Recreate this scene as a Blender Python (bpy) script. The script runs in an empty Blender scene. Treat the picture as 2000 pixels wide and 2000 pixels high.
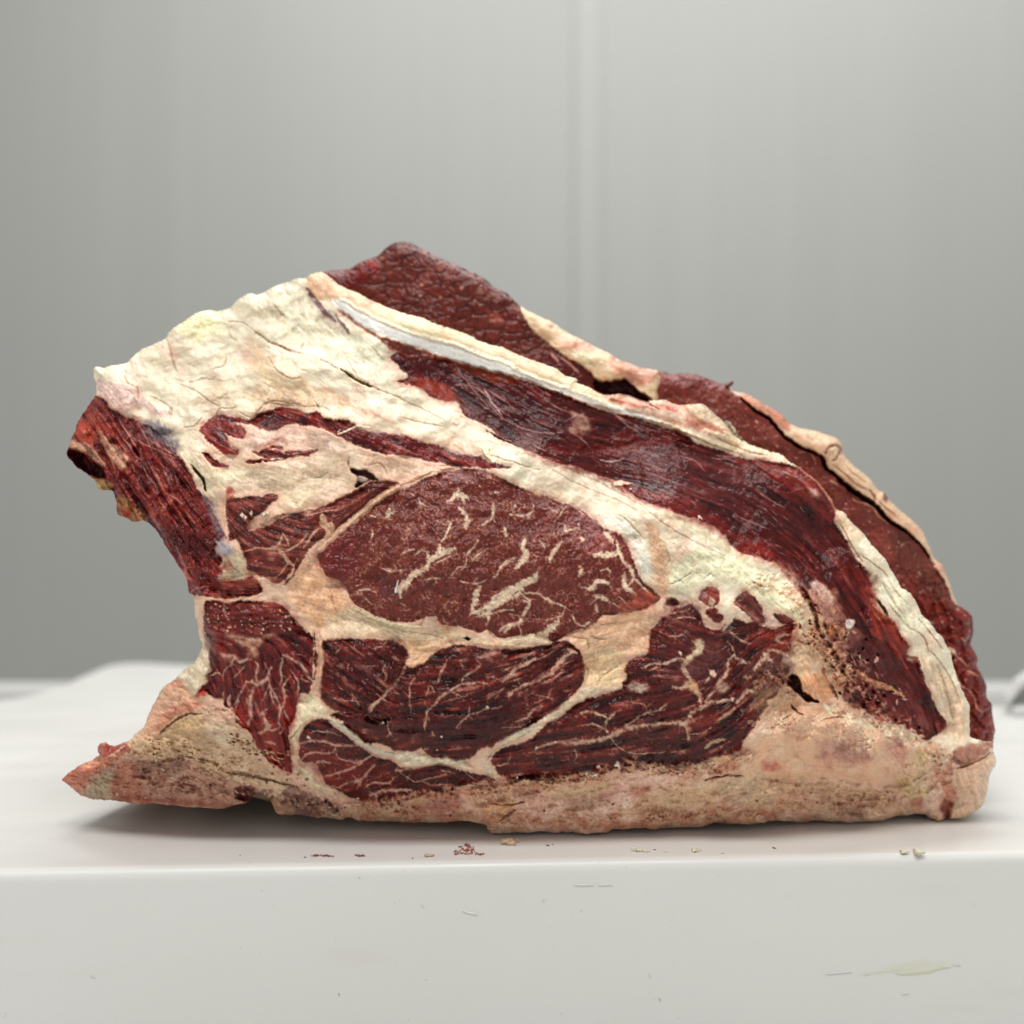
import bpy, math, random
import numpy as np
random.seed(7); np.random.seed(7)
S = bpy.context.scene
COL = S.collection

# ------------------------------------------------------------------ camera, light, exposure
FPX, D0, CH = 1926.0, 0.48, 0.16          # focal length in photo pixels, distance to the cut face, lens height over the board
cd = bpy.data.cameras.new('camera'); cam = bpy.data.objects.new('camera', cd); COL.objects.link(cam)
cam.location = (0, -D0, CH); cam.rotation_euler = (math.radians(90), 0, 0)
cd.sensor_width = 36; cd.lens = 36*FPX/2000; cd.clip_start = 0.01; cd.clip_end = 60
cd.dof.use_dof = True; cd.dof.focus_distance = 0.468; cd.dof.aperture_fstop = 3.4
S.camera = cam
w = bpy.data.worlds.new('World'); S.world = w; w.use_nodes = True
bg = w.node_tree.nodes['Background']; bg.inputs[0].default_value = (0.995, 1.0, 0.965, 1); bg.inputs[1].default_value = 0.345
S.view_settings.view_transform = 'Standard'; S.view_settings.look = 'None'
S.view_settings.exposure = 0.32; S.view_settings.gamma = 1.0

def area(name, loc, size, power, color, rot=(0, 0, 0), sy=None):
    l = bpy.data.lights.new(name, 'AREA'); l.energy = power; l.color = color
    l.shape = 'RECTANGLE'; l.size = size; l.size_y = sy or size
    o = bpy.data.objects.new(name, l); COL.objects.link(o); o.location = loc; o.rotation_euler = rot
    return o
area('ceiling_lamp', (0.10, 0.42, 1.75), 1.5, 6, (1.0, 0.98, 0.94), (math.radians(3), 0, 0), 0.30)
area('ceiling_lamp_rear', (0.45, 0.95, 2.4), 3.0, 27, (1.0, 0.995, 0.955), (math.radians(12), 0, 0), 0.4)
area('ceiling_lamp_front', (-0.15, -0.80, 1.88), 1.7, 34, (1.0, 0.982, 0.94), (math.radians(-24), 0, 0), 0.45)

# ------------------------------------------------------------------ helpers
def lin(c):
    c = np.asarray(c, float)/255.0
    return np.where(c <= 0.04045, c/12.92, ((c+0.055)/1.055)**2.4)
def P3(u, v, y):                           # photo pixel + distance behind the cut face -> point in the place
    D = D0+y
    return (u-1000)/FPX*D, y, CH-(v-1000)/FPX*D
def sm(x, a, b):
    t = np.clip((x-a)/(b-a), 0, 1); return t*t*(3-2*t)
_rt = {}
def gn(x, y, seed=0):                      # gradient noise, about -0.7 .. 0.7
    if seed not in _rt:
        r = np.random.RandomState(seed+11); a = r.rand(256, 256)*2*np.pi
        _rt[seed] = (np.cos(a).astype(np.float32), np.sin(a).astype(np.float32))
    gx, gy = _rt[seed]
    xi = np.floor(x).astype(np.int32); yi = np.floor(y).astype(np.int32)
    fx = x-xi; fy = y-yi; xi &= 255; yi &= 255; x1 = (xi+1) & 255; y1 = (yi+1) & 255
    ux = fx*fx*fx*(fx*(fx*6-15)+10); uy = fy*fy*fy*(fy*(fy*6-15)+10)
    a = gx[yi, xi]*fx+gy[yi, xi]*fy; b = gx[yi, x1]*(fx-1)+gy[yi, x1]*fy
    c = gx[y1, xi]*fx+gy[y1, xi]*(fy-1); d = gx[y1, x1]*(fx-1)+gy[y1, x1]*(fy-1)
    return (a+(b-a)*ux)*(1-uy)+(c+(d-c)*ux)*uy
def fbm(x, y, o=4, seed=0, g=0.5):
    s = 0; a = 1; t = 0
    for k in range(o):
        s = s+a*gn(x+k*17.3, y-k*9.1, seed+k); t += a; a *= g; x = x*2.03; y = y*2.03
    return s/t*1.6
def worley(x, y, seed=0, jit=0.9):
    r = np.random.RandomState(seed+5); jx = r.rand(128, 128).astype(np.float32); jy = r.rand(128, 128).astype(np.float32); rv = r.rand(128, 128).astype(np.float32)
    xi = np.floor(x).astype(np.int32); yi = np.floor(y).astype(np.int32)
    f1 = np.full(x.shape, 9.0, np.float32); f2 = f1.copy(); cid = np.zeros(x.shape, np.float32)
    for dx in (-1, 0, 1):
        for dy in (-1, 0, 1):
            a = (xi+dx) & 127; b = (yi+dy) & 127
            px = xi+dx+0.5+(jx[b, a]-0.5)*jit; py = yi+dy+0.5+(jy[b, a]-0.5)*jit
            d = np.sqrt((px-x)**2+(py-y)**2)
            n = d < f1
            f2 = np.where(n, f1, np.minimum(f2, d)); cid = np.where(n, rv[b, a], cid); f1 = np.where(n, d, f1)
    return f1, f2, cid
def blur(a, n):                            # n passes of a 3x3 binomial
    for _ in range(n):
        p = np.pad(a, 1, mode='edge'); a = (p[:-2, 1:-1]+2*p[1:-1, 1:-1]+p[2:, 1:-1])/4
        p = np.pad(a, 1, mode='edge'); a = (p[1:-1, :-2]+2*p[1:-1, 1:-1]+p[1:-1, 2:])/4
    return a
TILE = dict(A=(100, 600, 3.864), B=(100, 1050, 3.864), C=(500, 450, 3.864), D=(550, 850, 3.864), E=(950, 600, 3.864),
            G=(950, 950, 3.864), H=(1400, 700, 3.864), I=(1450, 1150, 3.5127), J=(500, 1200, 3.864), K=(950, 1250, 3.5127),
            L=(0, 1200, 3.5127), b=(350, 1250, 6.44), g=(1300, 1100, 6.44), i=(1500, 1150, 6.44), r=(1850, 1250, 4.293), X=(0, 0, 1.0))
def P(s):
    out = []; t = TILE['X']
    for w_ in s.split():
        if w_ in TILE: t = TILE[w_]; continue
        a, b = w_.split(','); out.append((t[0]+float(a)/t[2], t[1]+float(b)/t[2]))
    return out
def cr(pts, closed=True, seg=5.0):         # Catmull-Rom, resampled
    p = np.array(pts, float); n = len(p)
    if n < 3:
        return p
    out = []
    rng = range(n) if closed else range(n-1)
    for k in rng:
        if closed: p0, p1, p2, p3 = p[(k-1) % n], p[k], p[(k+1) % n], p[(k+2) % n]
        else: p0, p1, p2, p3 = p[max(k-1, 0)], p[k], p[k+1], p[min(k+2, n-1)]
        L = np.hypot(*(p2-p1)); m = max(1, int(L/seg))
        for i in range(m):
            t = i/m
            out.append(0.5*((2*p1)+(-p0+p2)*t+(2*p0-5*p1+4*p2-p3)*t*t+(-p0+3*p1-3*p2+p3)*t**3))
    if not closed: out.append(p[-1])
    return np.array(out)

# ------------------------------------------------------------------ a cut face: grid of colour, relief and part numbers
STEP = 1.62
GUIDES = [(750,1050,-50),(1000,1100,-55),(1150,1080,-50),(1000,1200,-20),(850,1380,-5),(700,1330,40),(1000,1400,-20),(1100,1350,-35),(650,1450,15),(760,1500,-25),
 (900,1520,5),(1100,1450,-3),(1300,1450,-10),(1400,1400,-28),(1450,1300,-50),(1350,1250,25),(1500,1240,-25),(1480,1420,-50),(850,800,50),(1000,850,30),(1200,880,14),(1400,950,20),
 (1550,1050,40),(1650,1200,58),(1700,1400,50),(800,860,18),(300,900,60),(380,1050,55),(480,1180,0),(480,1350,85),(530,1430,75),
 (400,700,-20),(650,720,35),(850,850,30),(1100,980,28),(1300,1080,40),(1500,1180,48),(1560,1300,58),(1700,1250,60),(1830,1400,75),(900,670,22),(1200,1560,-5),
 (1600,1500,5),(450,1400,40),(300,1530,8),(560,680,35),(620,600,60),(700,500,20),(950,600,30),(1500,850,38),(1700,1050,55),(1840,1250,70),(560,900,15)]
class Layer:
    def __init__(s, outline, depth, rim, seedoff=0, wob=1.0, lean=0.0):
        s.out = cr(outline); lo = s.out.min(0)-14; hi = s.out.max(0)+14
        us = np.arange(lo[0], hi[0], STEP, dtype=np.float32); vs = np.arange(lo[1], hi[1], STEP, dtype=np.float32)
        s.u0, s.v0 = us[0], vs[0]; s.U, s.V = np.meshgrid(us, vs); U, V = s.U, s.V
        s.wu = 2.4*fbm(U/22, V/22, 3, 31)*wob+1.3*gn(U/6, V/6, 37)*wob; s.wv = 2.4*fbm(U/22, V/22, 3, 41)*wob+1.3*gn(U/6, V/6, 47)*wob
        s.WU = U+s.wu; s.WV = V+s.wv
        s.col = np.zeros(U.shape+(3,), np.float32); s.h = np.zeros(U.shape, np.float32)
        s.ro = np.full(U.shape, 0.5, np.float32); s.lab = np.zeros(U.shape, np.int16); s.names = ['fat']
        _, s.od = s.sd(s.out, 70, spl=False)
        num = 0; den = 0
        for (x, y, d) in depth:
            r = 1/((U-x)**2+(V-y)**2+3000)**1.5; num = num+r*d; den = den+r
        s.dep = num/den
        s.dep = s.dep-lean*(1-sm(V, 1400, 1620))*sm(V, 350, 1150)
        R, k = rim
        s.dep = s.dep+k*0.00025*(1-np.clip(s.od/R, 0, 1))**2.4
        c = 0; sn = 0
        for (x, y, a) in GUIDES:
            r = 1/((U-x)**2+(V-y)**2+900)**1.6; c = c+r*math.cos(2*math.radians(a)); sn = sn+r*math.sin(2*math.radians(a))
        th = 0.5*np.arctan2(sn, c)+0.25*fbm(U/60, V/60, 3, 77); s.th = th
        dx = np.cos(th).astype(np.float32); dy = np.sin(th).astype(np.float32); H, W = U.shape
        rs = np.random.RandomState(3+seedoff); n1 = rs.rand(H, W).astype(np.float32); n2 = blur(rs.rand(H, W).astype(np.float32), 3)
        n2 = (n2-n2.mean())/n2.std()*0.25+0.5
        n3 = blur(rs.rand(H, W).astype(np.float32), 9); n3 = (n3-n3.mean())/n3.std()*0.25+0.5
        a1 = n1.copy(); a2 = n2.copy(); a3 = n3.copy(); a4 = n2.copy(); ct = 1; ct1 = 1
        I0, J0 = np.mgrid[0:H, 0:W].astype(np.float32)
        for sg in (1, -1):
            x = J0.copy(); y = I0.copy()
            for k in range(22):
                xi = np.clip(x, 0, W-1).astype(np.int32); yi = np.clip(y, 0, H-1).astype(np.int32)
                f = 1.0
                x = x+sg*f*dx[yi, xi]; y = y+sg*f*dy[yi, xi]
                xi = np.clip(x+0.5, 0, W-1).astype(np.int32); yi = np.clip(y+0.5, 0, H-1).astype(np.int32)
                if k < 7: a1 += n1[yi, xi]; a4 += n2[yi, xi]
                a2 += n2[yi, xi]; a3 += n3[yi, xi]
        nz = lambda a: (a-a.mean())/a.std()
        s.f1, s.f2, s.f3, s.f4 = nz(a1), nz(a2), nz(a3), nz(a4)     # fine, middle and broad fibres, short flecks
    def sl(s, lo, hi):
        H, W = s.U.shape
        i0 = max(0, int((lo[1]-s.v0)/STEP)); i1 = min(H, int((hi[1]-s.v0)/STEP)+2)
        j0 = max(0, int((lo[0]-s.u0)/STEP)); j1 = min(W, int((hi[0]-s.u0)/STEP)+2)
        return (slice(i0, max(i1, i0)), slice(j0, max(j1, j0)))
    def sd(s, poly, R=24.0, spl=True):
        p = cr(poly) if spl else np.asarray(poly, float)
        lo = p.min(0)-R; hi = p.max(0)+R; sl = s.sl(lo, hi)
        U = s.WU[sl]; V = s.WV[sl]; d = np.full(U.shape, R, np.float32); ins = np.zeros(U.shape, bool)
        bi, bj = sl[0].start, sl[1].start; n = len(p)
        for k in range(n):
            a = p[k]; b = p[(k+1) % n]
            q = s.sl(np.minimum(a, b)-R, np.maximum(a, b)+R)
            q = (slice(q[0].start-bi, q[0].stop-bi), slice(q[1].start-bj, q[1].stop-bj))
            if q[0].stop <= q[0].start or q[1].stop <= q[1].start: continue
            ab = b-a; L = ab@ab+1e-9; x = U[q]-a[0]; y = V[q]-a[1]
            t = np.clip((x*ab[0]+y*ab[1])/L, 0, 1)
            d[q] = np.minimum(d[q], np.hypot(x-t*ab[0], y-t*ab[1]))
            if a[1] != b[1]:
                q2 = s.sl((lo[0], min(a[1], b[1])-8), (hi[0], max(a[1], b[1])+8))
                q2 = (slice(max(q2[0].start-bi, 0), q2[0].stop-bi), slice(None))
                vv = V[q2]; c = (vv >= min(a[1], b[1])) & (vv < max(a[1], b[1])) & (U[q2] < a[0]+(vv-a[1])*(ab[0]/ab[1]))
                ins[q2] ^= c
        return sl, np.where(ins, d, -d)
    def mixc(s, sl, a, c):
        a = a[..., None]; s.col[sl] = s.col[sl]*(1-a)+np.asarray(c, np.float32)*a
    def part(s, name):
        if name not in s.names: s.names.append(name)
        return s.names.index(name)
    def patch(s, pts, c, soft=8.0, amt=1.0, h=0.0, nz=0.5, ro=None):   # a soft-edged stain or relief with a broken border
        sl, d = s.sd(P(pts), max(24.0, soft*2)); U, V = s.U[sl], s.V[sl]
        m = sm(d+nz*soft*2.4*fbm(U/16, V/16, 4, 91), -soft, soft)
        if c is not None:
            brk = np.clip(amt*(1+(.55*fbm(U/11, V/11, 3, 95)+.08*s.f2[sl])*min(1, soft/6)), 0, 1)
            g = 1+.045*s.f1[sl]+.05*s.f4[sl]+.14*fbm(U/6, V/6, 2, 97)+.10*fbm(U/24, V/24, 2, 98)
            s.mixc(sl, m*brk, np.clip(np.asarray(c, np.float32)*g[..., None], 0, 252))
        s.h[sl] += m*h
        if ro is not None: s.ro[sl] = s.ro[sl]*(1-m)+ro*m
    def stroke(s, pts, w, c, h=0.0, amt=1.0, taper=0.7, rag=0.5, soft=0.9, fade=0.0):   # a vein of fat, a seam or a crack
        p = cr(P(pts), False, 4.0); n = len(p); R = w*2.2+6
        lo = p.min(0)-R; hi = p.max(0)+R; sl = s.sl(lo, hi); bi, bj = sl[0].start, sl[1].start
        U = s.WU[sl]; V = s.WV[sl]
        if U.size == 0: return
        e = np.full(U.shape, -9.0, np.float32)
        for k in range(n-1):
            a = p[k]; b = p[k+1]; q = s.sl(np.minimum(a, b)-R, np.maximum(a, b)+R)
            q = (slice(q[0].start-bi, q[0].stop-bi), slice(q[1].start-bj, q[1].stop-bj))
            ab = b-a; L = ab@ab+1e-9; x = U[q]-a[0]; y = V[q]-a[1]; t = np.clip((x*ab[0]+y*ab[1])/L, 0, 1)
            f = (k+t)/(n-1); ww = w*(1-taper*np.abs(2*f-1)**1.6)
            e[q] = np.maximum(e[q], ww-np.hypot(x-t*ab[0], y-t*ab[1]))
        e = e+rag*w*fbm(s.U[sl]/7, s.V[sl]/7, 2, 63)
        m = sm(e, -soft, soft)
        if fade: m = m*np.clip(.80+min(.3, w*.05)+fade*fbm(s.U[sl]/13, s.V[sl]/13, 3, 64), .05, 1)
        if c is not None: s.mixc(sl, m*amt, np.clip(np.asarray(c, np.float32)*(1+.05*s.f1[sl]+.16*fbm(U/7, V/7, 2, 99))[..., None], 0, 252))
        s.h[sl] += h*sm(e, -1.6, max(1.0, w*0.8))
    def vein(s, pts, w, c, h=0.0, amt=1.0, taper=0.7, rag=0.5):       # a vein with fine hairs leaving it
        h = .25*h; w = w*.84; c = tuple(min(250, q+d_) for q, d_ in zip(c, (4, 9, 7)))
        s.stroke(pts, w*(1.05 if w > 3.2 else .95), c, h, amt, taper, rag*1.3, 1.7 if w < 3 else 2.4, fade=.9)
        p = cr(P(pts), False, 4.0); r = random.Random(int(p[0][0]*7+p[0][1]))
        for k in range(int(len(p)*0.30)):
            i = r.randrange(0, len(p)-1); d = p[min(i+1, len(p)-1)]-p[i]; a = math.atan2(d[1], d[0])+r.choice((-1, 1))*r.uniform(.4, 1.3); L = r.uniform(5, 17)
            q = [p[i]]; 
            for _ in range(3): a += r.gauss(0, .45); q.append(q[-1]+np.array((math.cos(a), math.sin(a)))*L/3)
            s.stroke('X '+' '.join(f'{x:.1f},{y:.1f}' for x, y in q), r.uniform(.7, 1.25), c, h*.5, amt*.62, .5, .4, 1.0, fade=.9)
    # surfaces ------------------------------------------------------
    def fill(s, name, pts, fn, groove=1.0, bulge=5.5, edge=2.1, off=0.0, halo=True, **kw):
        sl, d = s.sd(P(pts)); U, V = s.U[sl], s.V[sl]; d = d+1.7*fbm(U/5.5, V/5.5, 2, 55)+2.2*fbm(U/14, V/14, 2, 56)
        m = sm(d, -edge, edge); c, h, ro = fn(s, sl, d, **kw)
        if name and halo: s.mixc(sl, .5*np.exp(-((d+5)/4.5)**2)*np.clip(.8+.9*fbm(U/12, V/12, 2, 58), 0, 1)*(s.lab[sl] == 0), (222, 162, 136))
        s.mixc(sl, m, c)
        s.h[sl] = s.h[sl]*(1-m)+(h+off)*m
        s.h[sl] += bulge*sm(d, 0, 22)-.5*groove*np.exp(-(d/2.2)**2)
        s.ro[sl] = s.ro[sl]*(1-m)+ro*m
        if name:
            s.lab[sl] = np.where(d > 0, s.part(name), s.lab[sl])
        return sl, d
def vmix(a, b, t):
    return np.asarray(a, np.float32)*(1-t[..., None])+np.asarray(b, np.float32)*t[..., None]
def m_fat(s, sl, d, c1=(240, 227, 201), c2=(235, 200, 175), c3=(245, 236, 216), bias=0.0, rough=1.0, crack=.35):
    crack = min(crack, .35)
    U, V = s.U[sl], s.V[sl]; a = fbm(U/75, V/75, 4, 5); b = fbm(U/28, V/28, 3, 9)
    c = vmix(c1, c2, sm(a+bias, -0.05, 0.75)); c = c*(1-sm(b, 0.05, 0.7)[..., None]*0.6)+np.asarray(c3, np.float32)*sm(b, 0.05, 0.7)[..., None]*0.6
    x = U+9*fbm(U/30, V/30, 3, 14); y = V+9*fbm(U/30, V/30, 3, 15)
    f1, f2, _ = worley(x/46, y/34, 21); e = f2-f1
    g1, g2, cid = worley(x/15, y/13, 22); e2 = g2-g1
    pres = sm(fbm(U/50, V/50, 3, 66), 0.02, 0.35)
    ck = sm(-e, -0.045, -0.0)*pres*crack
    ck2 = sm(-e2, -0.10, -0.0)*sm(fbm(U/40, V/40, 3, 67), 0.05, 0.4)*crack
    fib = s.f1[sl]; fl = s.f2[sl]
    h = (15.0*fbm(U/75, V/58, 2, 24)+3.6*fbm(U/27, V/23, 2, 25))*rough+3.0*np.minimum(e, 0.3)*rough*sm(pres, 0, .6)+1.0*np.minimum(e2, 0.4)*rough+0.14*fl+0.05*fib-3.0*ck-0.9*ck2
    c = c*(1+0.007*fib[..., None]+0.014*fl[..., None])
    pit = sm(s.f4[sl], 1.7, 2.6)
    c = c*(1-0.10*pit[..., None]); h = h-0.8*pit
    cr_ = np.clip(ck*0.9+ck2*0.4, 0, 1)[..., None]*.5
    c = c*(1-cr_)+np.array((150, 100, 72), np.float32)*cr_
    sp = sm(gn(U/3.2, V/3.2, 88), 0.50, 0.6)*sm(fbm(U/60, V/60, 2, 89), 0.1, 0.4); c = c*(1-0.35*sp[..., None])
    return c, h, 0.46+0.1*b
def m_rib(s, sl, d, base=(118, 46, 38), lt=(134, 63, 51), dk=(94, 29, 26), fl=(190, 132, 112), amt=1.1):
    U, V = s.U[sl], s.V[sl]; a = fbm(U/48, V/48, 4, 105); b = fbm(U/14, V/14, 3, 109)
    c = vmix(base, lt, sm(a+0.35*b, -0.1, 0.7)); c = c*(1-0.7*sm(-a-0.5*b, 0.15, 0.8)[..., None])+np.asarray(dk, np.float32)*0.7*sm(-a-0.5*b, 0.15, 0.8)[..., None]
    x = U+5*fbm(U/14, V/14, 3, 114); y = V+5*fbm(U/14, V/14, 3, 115)
    f1, f2, cid = worley(x/11.0, y/10.0, 121); e = f2-f1
    g1, g2, _ = worley(x/23.0+9, y/21.0, 131); e2 = g2-g1
    c = c*(0.93+0.14*cid[..., None])
    th = s.th[sl]; al = s.f4[sl]; md = s.f2[sl]
    pres = sm(fbm(U/36, V/36, 3, 166)+0.10, 0.0, 0.42)
    web = sm(-e, -0.20, -0.04)*(.35+.65*sm(al+0.5*md, -0.5, 0.7))*pres*sm(fbm(U/9, V/9, 2, 171), -.35, .1)
    web2 = sm(-e2, -0.10, 0.0)*sm(md+fbm(U/30, V/30, 2, 17)*2, -0.1, 1.0)
    fleck = sm(1.1*gn(x/5.5, y/5.5, 173)+.12*al, 0.34, 0.55)*0.8
    m = np.clip((web*0.95+web2*0.55+fleck*0.55)*amt, 0, 1)*sm(d, 0, 4)
    gap = sm(-e, -0.12, 0.0)*(1-m)
    c = c*.93*(1-0.3*gap[..., None]); c = c*(1-m[..., None])+np.asarray(fl, np.float32)*m[..., None]
    c = c*(1+0.022*s.f1[sl][..., None])
    h = 8.0*fbm(U/60, V/44, 3, 124)+2.6*fbm(U/17, V/17, 3, 125)+1.0*np.minimum(e, 0.45)*2+0.2*m+0.12*s.f1[sl]+0.12*al+1.2*gn(U/7, V/7, 127)
    return c, h, 0.36+0.1*b
def m_fib(s, sl, d, base=(104, 28, 26), lt=(150, 62, 52), dk=(62, 12, 13), vein=(160, 112, 106), va=0.6, gr=1.0, cell=0.5):
    U, V = s.U[sl], s.V[sl]; a = fbm(U/50, V/50, 4, 205); f1, f2, f3, f4 = s.f1[sl], s.f2[sl], s.f3[sl], s.f4[sl]
    t = np.clip(0.45+0.10*f3+0.10*f2+0.5*a, 0, 1)
    c = vmix(dk, base, sm(t, 0.0, 0.55)); c = c*(1-sm(t, 0.5, 1.0)[..., None])+np.asarray(lt, np.float32)*sm(t, 0.5, 1.0)[..., None]
    c = c*(1+0.10*f1[..., None]+0.07*f4[..., None])
    c = c*.93; pres = sm(fbm(U/38, V/38, 3, 266)+0.08, -0.02, 0.4)
    v1 = sm(f2*0.8+f4*0.7, 1.05, 1.9)*pres
    x = U+6*fbm(U/16, V/16, 3, 214); y = V+6*fbm(U/16, V/16, 3, 215)
    q1, q2, qc = worley(x/13, y/11, 241); v3 = sm(-(q2-q1), -0.13, -0.03)*sm(fbm(U/22, V/22, 3, 277), -0.08, 0.22)*sm(f4, -.8, .5)
    w1, w2, cid = worley((x*np.cos(s.th[sl])+y*np.sin(s.th[sl]))/26, (-x*np.sin(s.th[sl])+y*np.cos(s.th[sl]))/9, 221)
    e = w2-w1
    v2 = sm(-e, -0.10, 0.0)*pres*cell
    m = np.clip((v1+v2+v3*cell*1.5)*va, 0, 1)*sm(d, 0, 3)
    c = c*(1-m[..., None])+np.asarray(vein, np.float32)*m[..., None]
    dk2 = sm(-f2-0.4*f1, 1.0, 2.0)[..., None]; c = c*(1-0.2*dk2)*(0.9+0.2*qc[..., None])
    h = (5.5*fbm(U/46, V/46, 3, 224)+3.2*fbm(U/20, V/20, 3, 225)+0.6*f2+0.28*f1+0.5*f3+0.4*np.minimum(e, 0.4))*gr+0.15*m-0.5*dk2[..., 0]*gr
    return c, h, 0.34+0.12*a
def m_gran(s, sl, d, base=(196, 152, 126), lt=(228, 196, 164), dk=(150, 98, 80), rough=1.0):
    U, V = s.U[sl], s.V[sl]; a = fbm(U/40, V/40, 4, 305); b = fbm(U/9, V/9, 3, 309); f1, f2 = s.f1[sl], s.f2[sl]
    t = 0.55+0.5*a+0.16*b+0.05*f2
    c = vmix(dk, base, sm(t, 0.05, 0.55)); c = c*(1-sm(t, 0.45, 1.0)[..., None])+np.asarray(lt, np.float32)*sm(t, 0.45, 1.0)[..., None]
    x = U+3*fbm(U/9, V/9, 2, 314); y = V+3*fbm(U/9, V/9, 2, 315)
    w1, w2, cid = worley(x/7.0, y/6.0, 321); e = np.minimum(w2-w1, 0.5)
    c = c*(0.95+0.10*cid[..., None])*(0.96+0.10*e[..., None])
    h = (9*fbm(U/46, V/24, 3, 324)+9.0*fbm(U/19, V/13, 3, 325)+1.8*b+2.6*e+0.4*f2+0.3*f1)*rough
    return c, h, 0.5+0.1*b
def m_bone(s, sl, d, c1=(232, 229, 224), c2=(216, 211, 204)):
    U, V = s.U[sl], s.V[sl]; a = fbm(U/40, V/10, 3, 405)
    c = vmix(c1, c2, sm(a, -0.3, 0.6)); sp = sm(gn(U/5, V/5, 408), 0.45, 0.6)[..., None]
    c = c*(1-0.18*sp)*(1+0.012*s.f2[sl][..., None])
    return c, 0.3*a+0.12*s.f2[sl]-0.5*sp[..., 0], 0.3+0*a
# ------------------------------------------------------------------ the near mass of the cut
OUT = P("A 330,450 390,458 450,440 520,430 580,418 600,390 650,345 700,310 780,270 870,235 885,200 910,170 1000,105 1050,70 1100,50 1140,30 1200,22 1260,28 1350,5 "
 "X 464,586 490,572 C 0,490 80,455 150,420 250,385 330,360 380,362 400,335 440,322 500,320 560,355 600,392 660,430 780,478 900,540 960,565 1100,620 1250,660 1400,720 1560,770 1700,838 1850,882 "
 "E 60,285 150,315 240,360 400,420 500,455 560,490 600,520 650,528 686,540 680,565 730,590 800,618 850,650 890,668 940,660 1010,655 1100,672 1200,720 1240,705 1290,700 1350,702 1450,738 1560,730 1640,735 1700,785 1760,840 1820,905 1870,965 1932,1015 "
 "H 50,448 130,520 180,590 230,640 330,680 420,708 480,720 540,775 600,808 700,878 790,960 860,1060 900,1140 960,1168 1015,1235 1100,1320 1200,1440 1270,1520 1330,1620 1400,1738 1460,1775 1510,1860 "
 "I 1230,175 1290,240 1335,300 1370,335 1400,385 1430,450 1470,600 1530,740 1556,800 1560,950 1562,1010 1600,1030 1660,1042 1720,1058 1722,1110 1742,1180 1725,1230 1700,1270 1690,1340 1680,1400 1665,1450 1640,1490 1560,1560 1480,1592 1410,1600 1370,1645 1330,1650 1290,1600 1262,1550 1200,1545 1130,1550 1050,1562 950,1590 850,1608 720,1625 640,1600 500,1588 400,1600 250,1590 100,1610 "
 "K 1740,1262 1650,1258 1560,1250 1500,1280 1400,1285 1250,1285 1150,1302 1060,1292 950,1298 850,1300 825,1335 740,1350 690,1370 630,1345 590,1328 540,1320 470,1338 420,1310 300,1320 200,1320 100,1328 40,1330 10,1300 "
 "J 1739,1590 1600,1560 1480,1565 1300,1570 1180,1570 1000,1562 850,1560 760,1552 700,1530 640,1550 540,1535 450,1530 300,1510 180,1512 140,1470 100,1390 30,1340 -20,1370 -60,1415 "
 "L 1600,1310 1540,1332 1400,1330 1200,1312 1060,1300 930,1298 780,1275 660,1270 570,1250 520,1215 480,1180 440,1150 414,1136 436,1118 480,1080 560,1030 660,985 682,965 668,925 690,885 730,876 760,900 810,893 870,868 915,845 920,825 970,790 1010,720 1040,640 1070,590 1090,550 1110,510 1200,440 1270,378 1340,325 1378,250 1392,215 1372,170 1358,100 1350,30 "
 "B 1105,655 1085,560 1078,480 1072,430 1042,420 1030,360 1015,295 970,230 920,150 880,90 830,0 A 825,1735 790,1680 700,1612 620,1618 560,1590 500,1550 490,1450 460,1385 410,1380 350,1370 330,1300 300,1285 250,1240 190,1205 150,1150 118,1108 150,1000 200,880 260,770 305,710 335,655 342,600 325,540 320,490")
DEP = [(200,780,.022),(150,900,.02),(350,1000,.010),(390,1180,.008),(450,650,.042),(300,700,.036),(620,570,.046),(540,760,.026),(900,720,.046),(1000,830,.040),(1250,820,.055),(1450,880,.058),(1200,930,.046),(1450,1000,.048),(1600,1060,.056),(1250,1020,.010),(1000,900,.006),(700,880,.008),(500,920,.010),
 (560,1050,.004),(850,1100,0),(1050,1100,0),(1180,1120,.002),(480,1250,.003),(700,1350,.0),(1000,1350,.0),(1300,1300,.004),(1400,1200,.012),(1550,1200,.020),(1650,1250,.038),(1750,1350,.046),(1800,1300,.048),(1850,1400,.052),(1500,1450,.006),(1700,1480,.016),(1850,1500,.032),(1700,1590,.020),(1800,1590,.028),
 (1400,1590,.008),(1200,1610,.003),(1000,1630,.001),(700,1590,.010),(550,1570,.012),(420,1450,.006),(330,1400,.016),(200,1530,.014),(140,1525,.022),(300,1550,.010),(430,1560,.006),(1500,1340,.012),(1330,1100,.012),(1700,1150,.050)]
F = Layer(OUT, DEP, (30, 26), lean=.031)
N = F.U.shape; ALL = (slice(None), slice(None))
c, h, ro = m_fat(F, ALL, None, bias=.32*sm(F.V, 800, 1050)*sm(-F.U, -1500, -1250)); tn = sm(F.V-(875+np.maximum(F.U-900, 0)*.6), 0, 110)*sm(-F.U, -1620, -1480)*.62; tn = np.maximum(tn, .35*sm(F.V, 800, 900)*sm(-F.U, -1000, -850)); c = vmix(c, np.zeros(3), tn)+np.asarray((224, 181, 152), np.float32)*tn[..., None]*(1+.05*fbm(F.U/12, F.V/12, 3, 78)[..., None]+.015*F.f2[..., None]); F.col[:] = c; F.h[:] = h; F.ro[:] = ro
CREAM, IVORY, PINK, TAN, WHITE = (240, 230, 190), (243, 236, 214), (229, 184, 154), (206, 164, 124), (232, 230, 224)
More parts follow.
